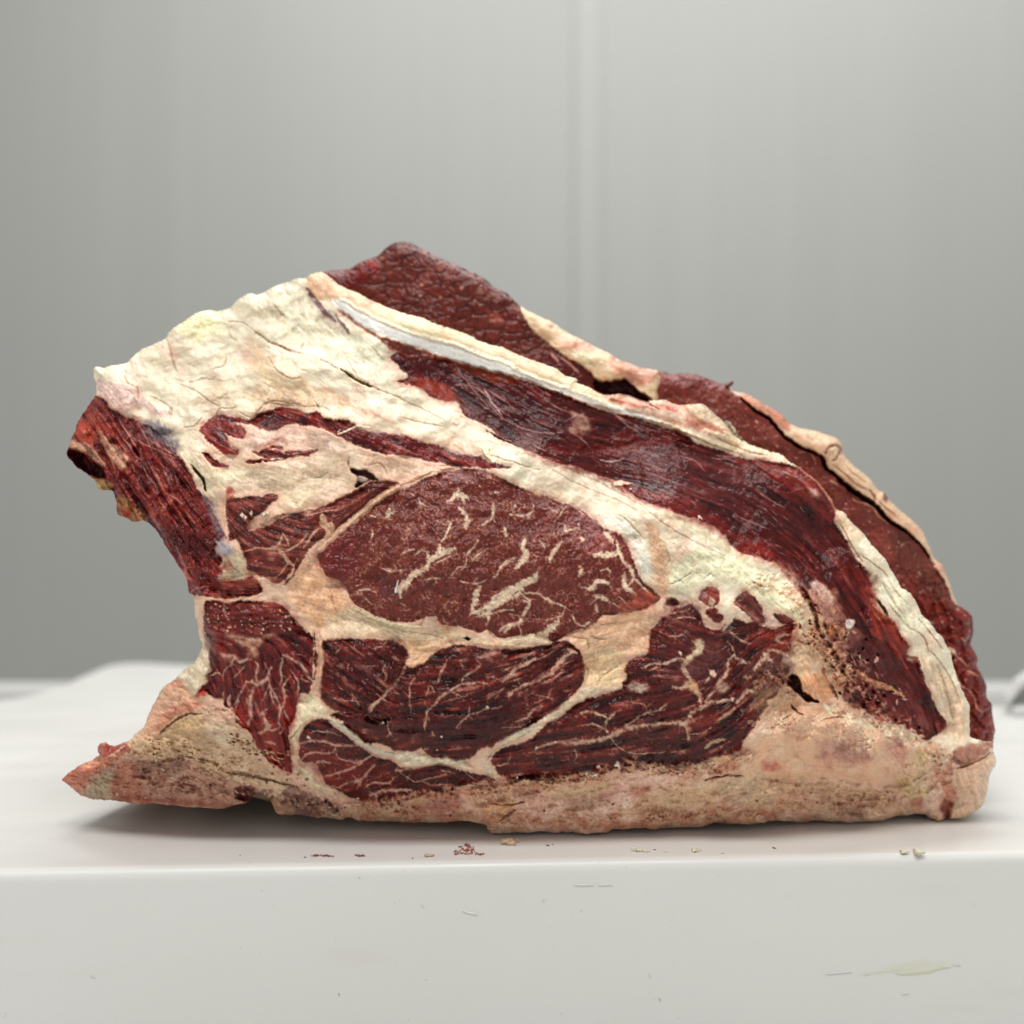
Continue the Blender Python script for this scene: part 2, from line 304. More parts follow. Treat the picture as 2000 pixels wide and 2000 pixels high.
# broad tints of the fat
F.patch("A 1000,60 1200,40 1300,90 1260,200 1100,250 980,180", (242, 230, 170), 18, .6)
F.patch("C 0,900 60,960 160,1040 330,1110 620,1250 760,1290 700,1340 400,1300 150,1230 0,1080", (232, 196, 150), 14, .55)
F.patch("C 540,1200 700,1240 900,1330 1100,1400 1050,1440 800,1400 600,1320", (228, 176, 146), 12, .5)
F.patch("C 0,1180 300,1240 460,1330 200,1330 0,1300", (222, 176, 140), 10, .6)
F.patch("A 1200,560 1500,600 1932,650 1932,760 1600,800 1300,760 1150,700", (226, 194, 158), 14, .55)
F.patch("C 0,480 380,370 380,470 600,680 700,760 500,850 300,800 0,620", (230, 218, 188), 16, .8)
F.patch("C 380,420 500,560 620,690 700,780 640,800 500,660 400,520", (190, 165, 155), 9, .55)
F.patch("C 640,780 900,840 1000,960 900,1060 780,1060 660,960", (226, 222, 196), 10, .7)
F.patch("A 330,560 480,560 640,620 760,740 900,800 850,830 640,760 520,780 420,720 350,650", (214, 178, 168), 8, .85)
F.patch("A 900,1000 1000,1010 1180,1240 1250,1500 1290,1700 1200,1500 1050,1280 960,1150", (226, 212, 182), 6, .8)
F.patch("A 1200,1200 1932,1200 1932,1500 1700,1450 1500,1300 1250,1330", (230, 212, 178), 14, .7)
F.patch("A 1400,880 1550,900 1932,900 1932,1100 1760,1060 1600,1050 1500,1080 1420,1000", (226, 188, 166), 8, .9)
F.patch("C 0,1500 350,1480 560,1560 700,1640 480,1640 300,1700 0,1680", (226, 188, 168), 8, .9)
F.patch("C 0,1720 300,1680 560,1640 700,1720 700,1932 0,1932", (228, 200, 172), 12, .7)
F.patch("D 620,60 1000,170 1300,230 1200,300 900,400 780,360 640,300", (226, 186, 160), 12, .7)
F.patch("G 0,20 200,0 520,60 640,130 480,110 300,50", (226, 186, 152), 8, .7)
F.patch("G 400,0 900,100 1200,230 1400,330 1340,700 1240,740 1160,600 1050,330 800,220 600,100", (234, 216, 186), 12, .5)
F.patch("G 880,190 1050,240 1180,400 1240,640 1180,720 1120,560 1060,420 960,320 860,270", (232, 226, 208), 6, .9)
F.patch("G 1210,280 1300,330 1370,560 1370,840 1290,800 1260,600 1230,420", (228, 182, 148), 5, .9)
F.patch("G 1400,600 1560,480 1750,480 1932,560 1932,700 1760,700 1600,740 1450,820 1390,740", (240, 232, 196), 10, .9)
F.patch("I 0,0 380,0 470,130 520,330 620,480 700,640 660,760 600,780 460,720 340,600 340,300 200,80 0,20", (224, 182, 144), 9, .85)
F.patch("I 0,-80 200,0 380,180 430,230 280,200 120,60 0,0", (238, 228, 190), 7, .9)
F.patch("g 700,0 1200,60 1500,350 1750,740 1500,650 1200,280 900,250", (238, 228, 190), 7, .8)
F.patch("D 100,1000 300,900 330,1050 450,1120 520,1300 430,1400 280,1480 180,1380 60,1200", (226, 176, 138), 10, .9)
F.patch("D 330,1400 560,1300 900,1440 1250,1480 1560,1540 1932,1560 1100,1600 900,1540 400,1520", (226, 202, 170), 8, .8)
F.patch("D 900,1550 1300,1570 1150,1700 960,1760 930,1650", (224, 180, 138), 6, .9)
F.patch("G 560,1100 880,980 1150,950 1350,930 1240,1050 1220,1200 1060,1300 1000,1500 800,1540 740,1300 700,1180", (224, 180, 144), 8, .9)
F.patch("G 760,1260 960,1230 1050,1330 1030,1480 800,1530 740,1420", (232, 202, 160), 6, .8)
F.patch("J 330,600 430,600 480,660 600,740 520,780 400,800 300,900 250,940 290,800", (224, 210, 176), 5, .9)
F.patch("J 250,950 330,900 330,1080 430,1140 520,1300 800,1400 780,1440 500,1380 290,1260 260,1100", (218, 202, 168), 5, .9)
F.patch("G 1300,200 1932,560 1932,420 1700,340 1500,190 1200,100", (238, 220, 184), 9, .6)
# the strip of fat over the shoulder blade, and the blade itself
sl, d = F.sd(P("C 380,365 400,335 500,318 600,390 780,478 960,565 1250,660 1560,770 1850,880 E 150,315 400,420 560,490 690,545 850,650 950,712 1050,770 1200,820 1050,770 900,720 700,640 450,550 200,450 0,400 C 1932,1010 1700,930 1500,850 1260,790 1060,720 880,640 760,580 690,530 580,520 450,530 380,430"))
c, h, ro = m_fat(F, sl, d, (240, 222, 184), (232, 186, 148), (244, 234, 206), crack=.25, rough=.35)
F.mixc(sl, sm(d, -1, 1), c); F.h[sl] = np.where(d > 0, h+2.5*sm(d, 0, 10), F.h[sl]); F.lab[sl] = np.where(d > 0, F.part('outer_fat_strip'), F.lab[sl])
F.patch("C 380,370 520,320 640,420 800,480 960,570 860,590 740,540 560,520 420,510", (231, 178, 142), 8, .85)
F.fill('shoulder_blade', "C 575,520 640,518 700,535 760,580 880,640 1060,720 1260,790 1500,850 1700,930 1932,1005 E 200,450 450,550 700,640 900,720 1050,768 1200,815 1330,855 1400,885 1330,880 1200,845 1050,800 900,762 700,690 450,600 200,512 C 1932,1098 1800,1062 1600,1010 1350,930 1150,860 1000,808 850,740 700,650 620,580", m_bone, groove=2.0, bulge=1.2, off=2.0)
F.stroke("C 640,520 700,545 760,588 880,648 1060,728 1260,798 1500,858 1700,938 1932,1014 E 200,460 450,558 700,648 900,728", 5.0, (240, 218, 186), 3, .92, taper=.25, rag=.2)
F.patch("C 1500,850 1932,1005 E 200,450 700,640 1050,770 1050,800 700,650 200,480 0,420", (232, 226, 206), 3, .6)
# the deep red strip under the blade and the dark shoulder muscle
F.fill('shoulder_muscle', "C 1030,935 1090,930 1150,945 1350,960 1480,985 1600,1020 1800,1075 1932,1112 E 150,520 300,560 450,612 500,625 700,712 900,785 1000,808 1150,840 1250,868 1330,910 1420,925 1500,955 1560,1005 1620,1040 1700,1062 1850,1105 1932,1120 "
 "H 60,690 130,730 200,752 300,765 450,790 520,800 600,822 700,885 790,970 830,1040 870,1100 895,1180 890,1230 960,1350 1010,1440 1060,1530 1150,1620 1215,1645 1195,1700 1195,1750 1200,1800 1260,1880 1285,1932 I 870,40 890,120 1000,215 1050,240 1085,330 1140,380 1130,450 1200,480 1240,600 1290,720 1340,830 1400,915 1385,970 1300,1020 1262,1045 1200,1015 1150,985 1100,935 1040,925 950,905 880,865 830,830 770,820 720,795 690,740 700,640 650,520 620,450 560,380 540,330 500,240 480,150 430,40 410,0 "
 "H 730,1932 700,1880 640,1780 610,1700 600,1650 520,1600 440,1540 370,1520 300,1490 180,1465 80,1370 60,1320 E 1820,1745 1790,1720 1740,1672 1600,1600 1500,1580 1400,1530 1300,1500 1200,1462 1100,1405 1000,1330 960,1300 850,1270 700,1212 600,1190 550,1182 450,1140 350,1090 250,1060 180,1030 100,1000 40,950 0,930 C 1932,1600 1850,1560 1750,1480 1650,1440 1580,1400 1530,1310 1480,1290 1380,1282 1300,1240 1250,1190 1180,1170 1120,1150 1070,1140 1150,1110 1100,1050 1050,1000 1010,960",
 m_fib, groove=3, bulge=1, off=-4, base=(90, 18, 16), lt=(130, 46, 38), dk=(50, 8, 9), vein=(168, 120, 116), va=.35, cell=.2, gr=.8)
F.patch("C 1080,960 1300,970 1450,1040 1500,1110 1700,1120 1932,1180 E 300,700 600,840 640,960 560,1000 300,960 100,900 0,850 C 1700,1400 1500,1200 1300,1080 1150,1010", (66, 20, 26), 14, .5)
F.patch("E 420,1030 700,1050 1000,1030 1300,960 1420,930 1540,1030 1400,1010 1200,1060 900,1090 650,1110 500,1090", (108, 22, 18), 9, .75, h=-6)
F.patch("C 1070,1150 1300,1120 1450,1180 1500,1240 1470,1300 1380,1280 1250,1190", (150, 52, 36), 8, .85)
F.patch("C 620,600 700,665 800,740 950,810 1130,870 1330,935 1600,1020 1932,1110 1932,1160 1650,1080 1400,970 1250,945 1130,935 1020,890 900,800 760,690", (132, 52, 30), 4, .95, h=-5)
F.patch("C 950,810 1150,872 1340,940 1250,950 1120,940 1020,900", (118, 34, 22), 4, .9)
F.patch("E 220,1040 450,1110 600,1180 850,1250 1000,1320 1150,1420 900,1310 700,1240 500,1180 350,1110", (128, 40, 30), 7, .65)
F.patch("E 950,1330 1080,1330 1250,1380 1500,1460 1700,1560 1800,1640 1932,1760 1932,1810 1700,1680 1500,1590 1300,1510 1100,1440", (120, 30, 26), 10, .65)
F.patch("E 560,1130 800,1080 1100,1060 1400,1080 1700,1150 1932,1250 1932,1500 1600,1480 1300,1400 1000,1290 750,1220", (104, 52, 54), 24, .4)
F.patch("H 0,780 150,820 400,930 620,1090 780,1250 860,1400 700,1420 500,1330 250,1260 0,1180", (92, 36, 40), 24, .4)
F.patch("H 150,770 450,790 620,830 780,960 850,1060 890,1160 880,1230 780,1160 640,1040 500,960 350,880 200,820", (142, 50, 42), 11, .65)
F.patch("H 680,960 760,1000 780,1030 740,1050 690,1010", (196, 150, 140), 5, .9)
F.patch("H 380,870 470,890 600,980 680,1050 640,1050 520,970 420,920", (150, 36, 28), 5, .55)
F.patch("H 140,1420 330,1400 420,1480 400,1540 240,1480", (140, 30, 24), 8, .8)
F.patch("H 1000,1560 1200,1650 1195,1780 1130,1760 1060,1680", (128, 32, 26), 8, .6)
F.patch("i 1150,0 1370,0 1370,140 1420,230 1640,430 1650,560 1770,680 1740,860 1680,880 1500,700 1300,560 1250,380 1250,200", (142, 50, 38), 7, .85, h=4)
F.patch("i 1300,210 1460,270 1500,380 1450,390 1330,330", (206, 124, 96), 4, .9)
F.patch("H 420,1540 560,1600 620,1660 700,1750 820,1860 I 640,0 680,150 760,250 820,330 700,420 620,440 560,350 500,200 430,20", (172, 116, 98), 7, .9, h=3)
F.patch("H 700,1700 780,1690 860,1770 880,1860 800,1880 740,1800", (214, 176, 158), 4, .9, h=3)
F.patch("i 880,400 1180,520 1500,900 1900,1400 1932,1800 1600,1650 1250,1400 960,1200 880,900 750,650", (96, 46, 44), 14, .55)
F.patch("i 1000,1400 1250,1500 1500,1600 1650,1650 1640,1700 1400,1660 1150,1540 980,1450", (170, 110, 84), 6, .8)
F.patch("E 640,790 730,810 790,900 740,950 690,960 630,940 600,910 660,880", (184, 142, 122), 7, .85)
for a in ("E 0,690 80,800 200,880 330,930 450,950 600,940", "E 850,1150 900,1165 1000,1160 1040,1140", "E 600,860 680,820 740,800", "E 640,950 720,1000 780,1060", "E 440,700 560,770 640,800", "E 900,750 1000,830 1100,880 1180,930", "E 960,800 1080,900 1150,950",
          "C 1500,1000 1560,1100 1640,1200 1750,1330", "C 1680,1180 1780,1300 1932,1420", "C 1480,1170 1650,1180 1730,1250", "E 0,620 130,700 200,770", "H 0,730 60,745 140,740", "H 130,1180 260,1240 400,1290", "H 300,1000 420,1080 520,1130", "H 400,830 560,880 700,960", "E 1700,1140 1820,1150 1900,1170", "E 1500,1130 1600,1180 1650,1240"):
    F.stroke(a, 1.7, (166, 122, 118), .9, .75)
for a in ("E 850,1150 900,1165 1000,1160 1040,1140", "C 1720,1200 1790,1310 1860,1400"): F.stroke(a, 2.2, (196, 160, 156), .9, .9)
F.stroke("i 1010,1000 1150,1060 1300,1180 1500,1240 1700,1350", 7, (204, 150, 112), 5, .95)
rs = random.Random(5)
for k in range(210):                                  # ragged shreds on the saw-torn lower end of the shoulder muscle
    t = rs.random(); x = 1585+t*170+rs.gauss(0, 26); y = 1190+t*260+rs.gauss(0, 22); a = math.radians(55+rs.gauss(0, 35)); L = rs.uniform(4, 13)
    cc = rs.choice([(206, 150, 128), (190, 120, 104), (228, 196, 178), (150, 78, 66), (60, 12, 14), (60, 12, 14), (120, 50, 44)])
    F.stroke(f"X {x:.1f},{y:.1f} {x+L*.5*math.cos(a)+rs.gauss(0,1):.1f},{y+L*.5*math.sin(a)+rs.gauss(0,1):.1f} {x+L*math.cos(a):.1f},{y+L*math.sin(a):.1f}", rs.uniform(1.2, 3.4), cc, 2.5 if cc[0] > 100 else -5, .85)
F.patch("i 760,470 880,450 960,560 950,640 860,640 780,600", (184, 122, 84), 3, .95, h=7); F.patch("i 830,660 980,680 1010,790 980,860 840,840 810,760", (206, 148, 122), 3, .95, h=8)
F.patch("i 980,400 1090,390 1080,480 1020,520 970,470", (228, 214, 206), 2, 1, h=6); F.patch("i 590,290 690,370 680,500 640,560 600,420", (222, 170, 136), 2.5, 1, h=4)
F.patch("i 500,0 600,40 720,140 830,180 850,300 860,430 760,450 690,380 650,220 540,120", (196, 136, 116), 4, .9, h=4)
F.stroke("i 440,0 520,150 590,290 620,480 700,620 800,740 870,860 960,960", 4, (110, 34, 28), -7, .7, taper=.5)
F.stroke("i 1380,150 1460,260 1500,350", 3, (40, 12, 12), -8, .8)
# red band between the fat layers
RB = dict(base=(126, 34, 30), lt=(160, 66, 52), dk=(84, 16, 18), vein=(200, 140, 124), va=.35)
F.fill('red_band_muscle', "C 0,1400 60,1372 140,1350 200,1338 300,1350 380,1385 460,1368 520,1420 640,1440 700,1435 740,1480 800,1525 850,1530 1000,1530 1100,1545 1150,1560 1250,1600 1350,1620 1500,1680 1700,1720 1800,1760 1915,1792 1850,1798 1700,1797 1500,1780 1400,1755 1300,1740 1150,1700 1060,1690 960,1690 820,1640 700,1590 600,1545 560,1520 420,1470 380,1475 300,1460 220,1470 120,1510 60,1500 0,1485 "
 "A 1500,880 1380,870 1440,900 1470,940 1455,985 1400,990 1320,955 1300,950 1340,1010 1360,1070 1414,1075 1410,1105 1350,1112 1300,1100 1240,1060 1180,1010 1150,960 1110,932 1190,850 1260,808 1380,825 1440,845 1500,855 1545,820", m_fib, groove=2.5, bulge=1, off=-3, **RB)
F.patch("C 700,1470 1000,1560 1400,1650 1700,1730 1500,1700 1200,1620 900,1560", (86, 30, 36), 7, .7)
F.fill('red_wedge', "A 1510,1090 1560,1100 1600,1075 1650,1060 1700,1050 1745,1060 1760,1095 1830,1100 1932,1090 C 100,1655 160,1650 220,1680 300,1685 400,1665 470,1655 440,1675 380,1705 300,1700 200,1730 100,1748 40,1730 A 1750,1140 1680,1160 1620,1140 1560,1120", m_fib, groove=2, bulge=.8, off=-2, **RB)
F.fill('red_fleck', "A 1140,1098 1190,1110 1230,1150 1290,1180 1340,1190 1290,1207 1220,1200 1170,1140", m_fib, off=-1, **RB)
F.fill('red_fleck', "A 1460,1168 1520,1150 1590,1165 1520,1180", m_fib, off=-1, **RB)
F.patch("A 1330,1350 1370,1370 1370,1430 1340,1500 1320,1420", (158, 66, 52), 3, .8)
F.patch("A 1540,1090 1600,1040 1700,970 1760,960 1740,1000 1640,1070", (186, 120, 104), 5, .6)
# the sawn spine side, left
F.fill('chine_muscle', "A 305,690 350,680 400,700 440,760 500,795 560,830 640,850 740,905 850,985 930,1080 960,1130 1010,1190 1045,1240 1090,1350 1180,1465 1230,1560 1250,1600 1290,1700 1320,1745 B 1300,-10 1262,40 1228,95 1262,130 1292,170 1268,215 1300,262 1262,300 1252,338 1330,322 1400,312 1450,300 1510,285 1555,330 1590,400 1500,440 1300,458 1200,445 1100,432 1000,445 900,300 800,0 A 700,1650 500,1550 400,1400 200,1250 60,1120 180,850",
 m_fib, groove=2.5, bulge=0, off=-3, base=(128, 36, 31), lt=(172, 78, 62), dk=(84, 20, 19), vein=(200, 142, 124), va=.55, cell=.6, gr=1.8)
F.patch("A 400,720 520,790 700,880 860,960 930,1060 920,1200 800,1100 640,1000 480,900", (112, 62, 62), 16, .55)
F.patch("A 690,880 800,860 900,930 960,1020 940,1110 860,1040 760,990", (120, 108, 112), 10, .85)
F.patch("A 780,920 870,930 880,970 800,990", (66, 56, 66), 8, .8)
F.patch("A 240,850 330,780 380,900 340,1000 260,1040 160,1010 190,880", (170, 66, 44), 10, .85)
F.patch("A 150,1010 230,1020 300,1060 370,1130 410,1200 380,1210 280,1110 150,1070", (196, 150, 122), 5, .95, h=4)
F.patch("A 350,950 400,960 440,1010 520,1080 585,1130 560,1215 530,1225 460,1160 400,1060", (206, 158, 128), 5, .95, h=5)
F.patch("A 130,1075 220,1100 300,1150 390,1220 395,1290 300,1270 190,1200 130,1120", (58, 8, 12), 5, .95, h=-26)
F.patch("A 1150,1400 1210,1480 1260,1600 1310,1720 1330,1780 1260,1740 1200,1600 1150,1480", (142, 118, 128), 6, .85)
F.patch("A 320,1290 400,1300 460,1350 450,1385 350,1370", (182, 148, 92), 4, .9); F.patch("A 500,1440 570,1450 640,1520 720,1560 700,1610 600,1620 520,1560", (158, 110, 60), 7, .85)
F.patch("A 540,1530 600,1540 590,1590 540,1570", (170, 56, 24), 5, .9)
F.patch("A 840,1680 1000,1720 1250,1780 B 1240,160 1000,120 860,0", (62, 16, 20), 14, .6)
F.patch("B 1010,330 1260,330 1240,400 1060,410", (98, 16, 14), 6, .7); F.patch("B 1290,330 1540,310 1570,400 1400,430 1280,400", (130, 60, 50), 7, .7)
F.patch("B 1240,-20 1290,20 1360,50 1400,90 1350,140 1290,130 1230,150 1250,80", (166, 158, 166), 6, .85, h=1)
F.patch("B 1370,60 1430,100 1480,190 1500,270 1420,310 1320,310 1250,330 1270,290 1340,250 1380,170", (208, 192, 160), 5, .95, h=3)
F.patch("B 1290,180 1350,190 1380,230 1340,270 1290,240", (146, 84, 62), 7, .6); F.stroke("B 1330,150 1360,210 1420,260", 2, (150, 104, 84), -2, .6)
F.stroke("A 1060,1195 1110,1260 1150,1310 1170,1385", 3, (80, 66, 44), -12, .9)
for a in ("A 480,780 540,900 640,1000 800,1080 930,1140", "A 700,1180 720,1260 780,1330 800,1400", "A 560,1000 620,1100 700,1170", "A 860,1400 950,1450 1010,1500", "A 330,900 370,960", "A 740,1000 860,1080 950,1130", "B 940,60 1000,200 1060,330", "B 1060,420 1080,390 1200,370"):
    F.stroke(a, 2.0, (178, 120, 108), 1.4, .7)
# the stack of small muscles left of the rib eye
SM = dict(base=(122, 50, 42), lt=(160, 84, 68), dk=(84, 26, 24), vein=(196, 138, 118), va=.55, cell=.6)
F.fill('small_loin_muscle', "A 1330,1460 1400,1440 1500,1432 1600,1425 1650,1405 1712,1412 1715,1440 1660,1480 1640,1510 1500,1620 1490,1665 1560,1650 1680,1590 1760,1560 D 100,590 200,560 300,545 440,478 560,418 650,362 700,350 770,345 860,350 900,370 850,395 720,468 640,540 560,605 490,662 420,700 390,730 340,690 300,620 290,680 340,720 310,780 240,830 180,900 130,990 80,1070 20,1120 B 1860,160 1835,200 1835,250 1830,285 1790,310 1740,330 1690,352 1640,310 1600,298 1560,285 1530,262 1490,250 1470,185 1452,130 1430,60 1390,10 A 1350,1760 1335,1640 1318,1560", m_fib, off=-2, **SM)
for a, w_ in (("B 1590,75 1640,85 1700,80 1750,130 1790,190 1835,205", 4), ("B 1690,85 1730,30 1740,-20", 3), ("A 1490,1680 1600,1640 1700,1590 1800,1560", 6), ("A 1932,1700 1880,1780 1800,1830 1720,1850", 2.4), ("A 1740,1700 1780,1760 1790,1800", 2.2), ("B 1450,110 1540,80 1590,75", 1.8), ("B 1690,300 1740,260 1790,190", 1.6), ("D 0,880 50,940 90,1000", 3), ("D 170,850 240,740 300,700", 3), ("D 210,600 300,580 400,560", 1.5)):
    F.stroke(a, w_, (206, 160, 134), 1.2, .85)
for x, y, r in ((1440, 1570, 7), (1465, 1590, 6), (1510, 1555, 7), (1600, 1565, 5), (1630, 1558, 5)):
    F.patch(f"A {x-r*3},{y} {x},{y-r*3} {x+r*3},{y} {x},{y+r*3}", (240, 222, 206), 1, 1, h=8)
# rib eye
F.fill('rib_eye_muscle', "D 280,890 330,840 420,760 520,690 620,600 680,545 740,500 860,430 1000,370 1130,310 1200,285 1280,268 1380,255 1450,258 1520,265 1600,300 1680,335 1750,370 1830,410 1900,440 G 400,75 450,75 560,122 640,150 690,172 740,200 780,235 830,268 860,305 900,330 960,345 1000,370 1050,420 1075,470 1095,520 1110,580 1140,650 1190,730 1240,770 1285,810 1300,850 1250,890 1180,930 1100,945 1000,955 880,975 840,1010 800,1045 740,1070 700,1080 640,1100 600,1125 550,1150 500,1172 430,1162 370,1130 360,1110 300,1135 250,1138 120,1150 60,1125 20,1090 D 1620,1545 1580,1500 1555,1465 1500,1492 1450,1480 1350,1442 1290,1440 1215,1430 1175,1400 1180,1372 1110,1368 1060,1385 1000,1402 930,1415 880,1412 820,1400 760,1380 700,1355 640,1322 600,1300 560,1280 530,1240 510,1210 470,1130 430,1095 380,1070 340,1055 310,1020 290,990 275,930", m_rib, groove=2.2, bulge=3.5, off=-1)
F.patch("D 290,860 450,770 560,800 560,1000 480,1120 380,1060 290,980", (108, 28, 34), 22, .5); F.patch("D 740,1100 900,1120 880,1230 740,1240", (96, 46, 56), 14, .45)
F.patch("G 700,170 880,300 1060,430 1090,560 1000,560 800,480 640,260", (122, 40, 40), 24, .4)
W = (226, 196, 170)
for a, w_ in (("D 1340,400 1330,440 1300,470 1250,505", 5), ("D 1310,450 1360,460 1400,470", 8), ("D 1370,480 1375,520", 5), ("D 1340,550 1370,575 1380,600", 5.5), ("D 1390,610 1400,650 1390,700", 6), ("D 1290,640 1260,700 1240,750 1210,800", 3.6), ("D 1200,830 1190,880 1210,900", 6),
              ("D 1310,850 1250,870 1200,890 1150,920 1110,945", 8), ("D 1100,900 1110,940 1090,1000 1020,1040 970,1080 940,1130 900,1180 890,1220", 7), ("D 930,1100 900,1150 880,1180", 8), ("D 815,560 810,590 790,620", 6), ("D 780,600 830,590 870,575", 3.5),
              ("D 1590,500 1600,560 1580,630 1520,680", 4), ("D 1480,790 1450,840 1400,900", 3.5), ("D 1680,700 1690,760", 3), ("D 1040,480 1050,510 1080,530", 2.6), ("D 960,430 1000,460", 2.2), ("D 680,710 690,750 670,790", 3), ("D 660,600 690,610", 3), ("D 900,900 960,870 1000,860", 2.6), ("D 1000,910 1060,870 1110,880", 2.6), ("D 1440,950 1480,900 1560,860", 2.2), ("D 1150,970 1250,930 1330,900", 2.4), ("D 1640,430 1620,440", 3),
              ("D 1930,1080 1860,1110 1800,1140 1740,1160 1660,1200 1600,1250 1540,1300 1480,1340 1430,1340", 9), ("D 1500,1150 1470,1200 1460,1260 1440,1320", 8), ("D 1820,1160 1790,1200 1690,1230 1650,1270 1590,1300 1530,1340", 7), ("D 1600,1260 1560,1340 1500,1360", 7),
              ("G 0,920 60,880 140,830 200,780 260,740 330,700 380,670", 10), ("G 380,680 390,640", 3), ("G 270,820 320,860 310,920 270,980 255,1040", 4), ("G 20,960 110,940 200,925", 2.4), ("G 290,800 400,820 500,870 590,910", 2.6), ("G 590,910 575,970 500,1000 430,1010", 2.0), ("G 250,1020 180,1060 130,1100", 4), ("G 260,1080 265,1120", 2), ("D 1820,1240 1870,1280 1850,1330", 3),
              ("G 540,1020 480,1080 420,1120 360,1130", 9), ("G 290,390 280,450 290,500 250,580 220,620", 6), ("G 210,560 120,600 70,690", 3), ("G 570,400 550,440 500,500 480,570", 5), ("G 640,400 650,430", 3), ("G 350,140 340,200 290,220 180,210", 2.6), ("G 140,310 150,360", 3.4), ("G 40,150 50,230", 3), ("G 600,150 560,210 510,270", 1.8), ("G 460,140 500,180 540,200", 1.8), ("G 590,290 600,340 680,310", 2.6), ("G 720,380 730,420", 5), ("G 390,400 430,440 440,480", 2),
              ("G 820,520 900,520 980,510 1000,480", 8), ("G 960,430 900,350 940,340", 5), ("G 980,410 1000,480 1030,560 1090,620 1110,700 1060,760", 5), ("G 1040,650 1040,740 1090,790 1130,820", 6), ("G 1080,640 1130,700 1180,760 1240,820", 3), ("G 700,600 720,620 700,680", 5), ("G 720,760 800,770 830,720 900,730 940,750", 5.5), ("G 820,820 880,840 930,870", 6), ("G 860,640 910,620 940,640", 3), ("G 930,870 1000,910 1080,940", 2), ("G 1000,830 1060,890 1100,930", 1.8), ("G 820,880 840,950", 4), ("G 650,970 670,1020 730,1050 780,1020", 3.4), ("G 780,890 830,850", 2), ("G 690,280 700,320 660,330", 2.2), ("G 700,190 740,220", 2.4), ("G 860,280 900,330", 3.5),
              ("D 560,1180 640,1160 720,1190", 1.8), ("D 520,1210 600,1200 660,1250", 1.5), ("D 900,1270 940,1300", 1.6), ("D 740,1000 820,1030 900,1020", 1.8), ("D 1040,1100 1120,1080 1220,1080", 2), ("D 1260,1090 1330,1000 1400,1000", 1.6), ("D 1350,1100 1450,1120 1530,1100", 2.2), ("D 1640,1000 1700,950 1780,920", 3), ("D 1830,780 1820,850 1850,900 1830,960 1770,1000", 5), ("D 1400,900 1390,980 1350,1020", 1.6), ("D 1550,1350 1560,1400 1540,1440", 2.6), ("D 1800,1200 1900,1190", 1.5), ("D 1640,1480 1700,1440 1760,1430", 4), ("D 1720,1350 1800,1370 1780,1440", 2), ("D 1210,1350 1230,1400 1260,1430", 1.4)):
    F.vein(a, w_*.92, W, 1.3, .93, taper=.55, rag=.65)
F.patch("G 1150,780 1300,850 1240,910 1080,950 980,950 1000,900 1100,860", (176, 84, 64), 7, .75)
F.stroke("D 880,1090 870,1150", 1.6, (250, 244, 238), 2, 1); F.patch("D 855,1150 875,1150 872,1190 855,1190", (250, 244, 238), 1, 1, h=5)
F.stroke("D 290,990 340,1070 450,1130", 1.2, (200, 150, 130), 1)
# fascia around it
for a, w_, c_ in (("D 900,375 740,470 600,590 460,700 380,780 330,830 290,870", 6, (222, 178, 146)), ("D 310,610 330,680 380,690 340,760", 7, (220, 176, 140)), ("D 1300,240 1100,280 900,370", 3, (228, 180, 150)),
                  ("D 540,1300 700,1390 880,1440 1050,1450", 5, (196, 186, 150)), ("D 1450,1570 1700,1590 1932,1600", 4, (222, 190, 150)), ("D 1230,1440 1260,1520 1300,1560", 4, (220, 180, 140)),
                  ("G 130,1185 250,1160 380,1160 470,1190", 11, (228, 208, 176)), ("J 470,130 490,250 490,400 470,560", 6, (206, 176, 140))):
    F.stroke(a, w_, c_, 3.2, .85, taper=.3, rag=.25)
# left cluster
LC = dict(base=(110, 26, 24), lt=(150, 60, 48), dk=(70, 14, 14), vein=(176, 118, 108), va=.5, cell=.35)
F.fill('rib_finger_muscle', "B 1160,490 1220,478 1290,485 1330,505 1400,480 1500,482 1600,492 1680,488 1760,530 1810,590 1840,640 1870,660 1932,720 D 100,1400 190,1480 240,1540 250,1620 240,1700 260,1780 230,1860 J 440,150 450,260 465,330 455,400 430,500 412,570 390,600 330,600 312,650 300,720 280,800 250,840 245,900 250,1000 262,1100 265,1205 240,1190 200,1165 100,1105 30,1040 0,1000 "
 "B 1545,1580 1520,1500 1470,1440 1400,1400 1390,1330 1370,1290 1310,1280 1290,1210 1240,1215 1200,1180 1150,1150 1095,1210 1080,1190 1140,1130 1180,1090 1170,1040 1210,1000 1195,900 1200,820 1180,740 1155,680 1150,600 1160,550", m_fib, groove=2.5, off=-2, **LC)
F.patch("B 1290,700 1340,720 1450,740 1600,740 1680,720 1700,740 1600,770 1560,860 1570,890 1500,890 1470,830 1390,800", (196, 148, 122), 6, .9, h=2)
F.patch("B 1260,860 1340,880 1400,900 1460,930 1400,930 1280,900", (196, 140, 124), 6, .6)
F.patch("B 1250,520 1700,500 1860,640 1700,720 1450,740 1200,640", (116, 44, 40), 14, .55)
F.stroke("B 1300,470 1310,560 1330,620", 2.5, (170, 130, 120), 1, .8)
F.patch("B 1150,620 1190,680 1220,800 1240,900 1210,1000 1190,900 1160,780", (110, 80, 74), 5, .8)
F.patch("b 880,950 1100,1000 1360,1100 1380,1300 1400,1500 1410,1680 1300,1650 1100,1400 930,1300 900,1100", (136, 34, 24), 12, .65)
F.patch("b 700,850 890,850 880,1100 800,1120 700,1030", (140, 30, 24), 8, .7); F.patch("b 1330,700 1480,680 1460,900 1420,1100 1290,1100 1280,880", (140, 26, 20), 8, .7)
V = (196, 156, 138)
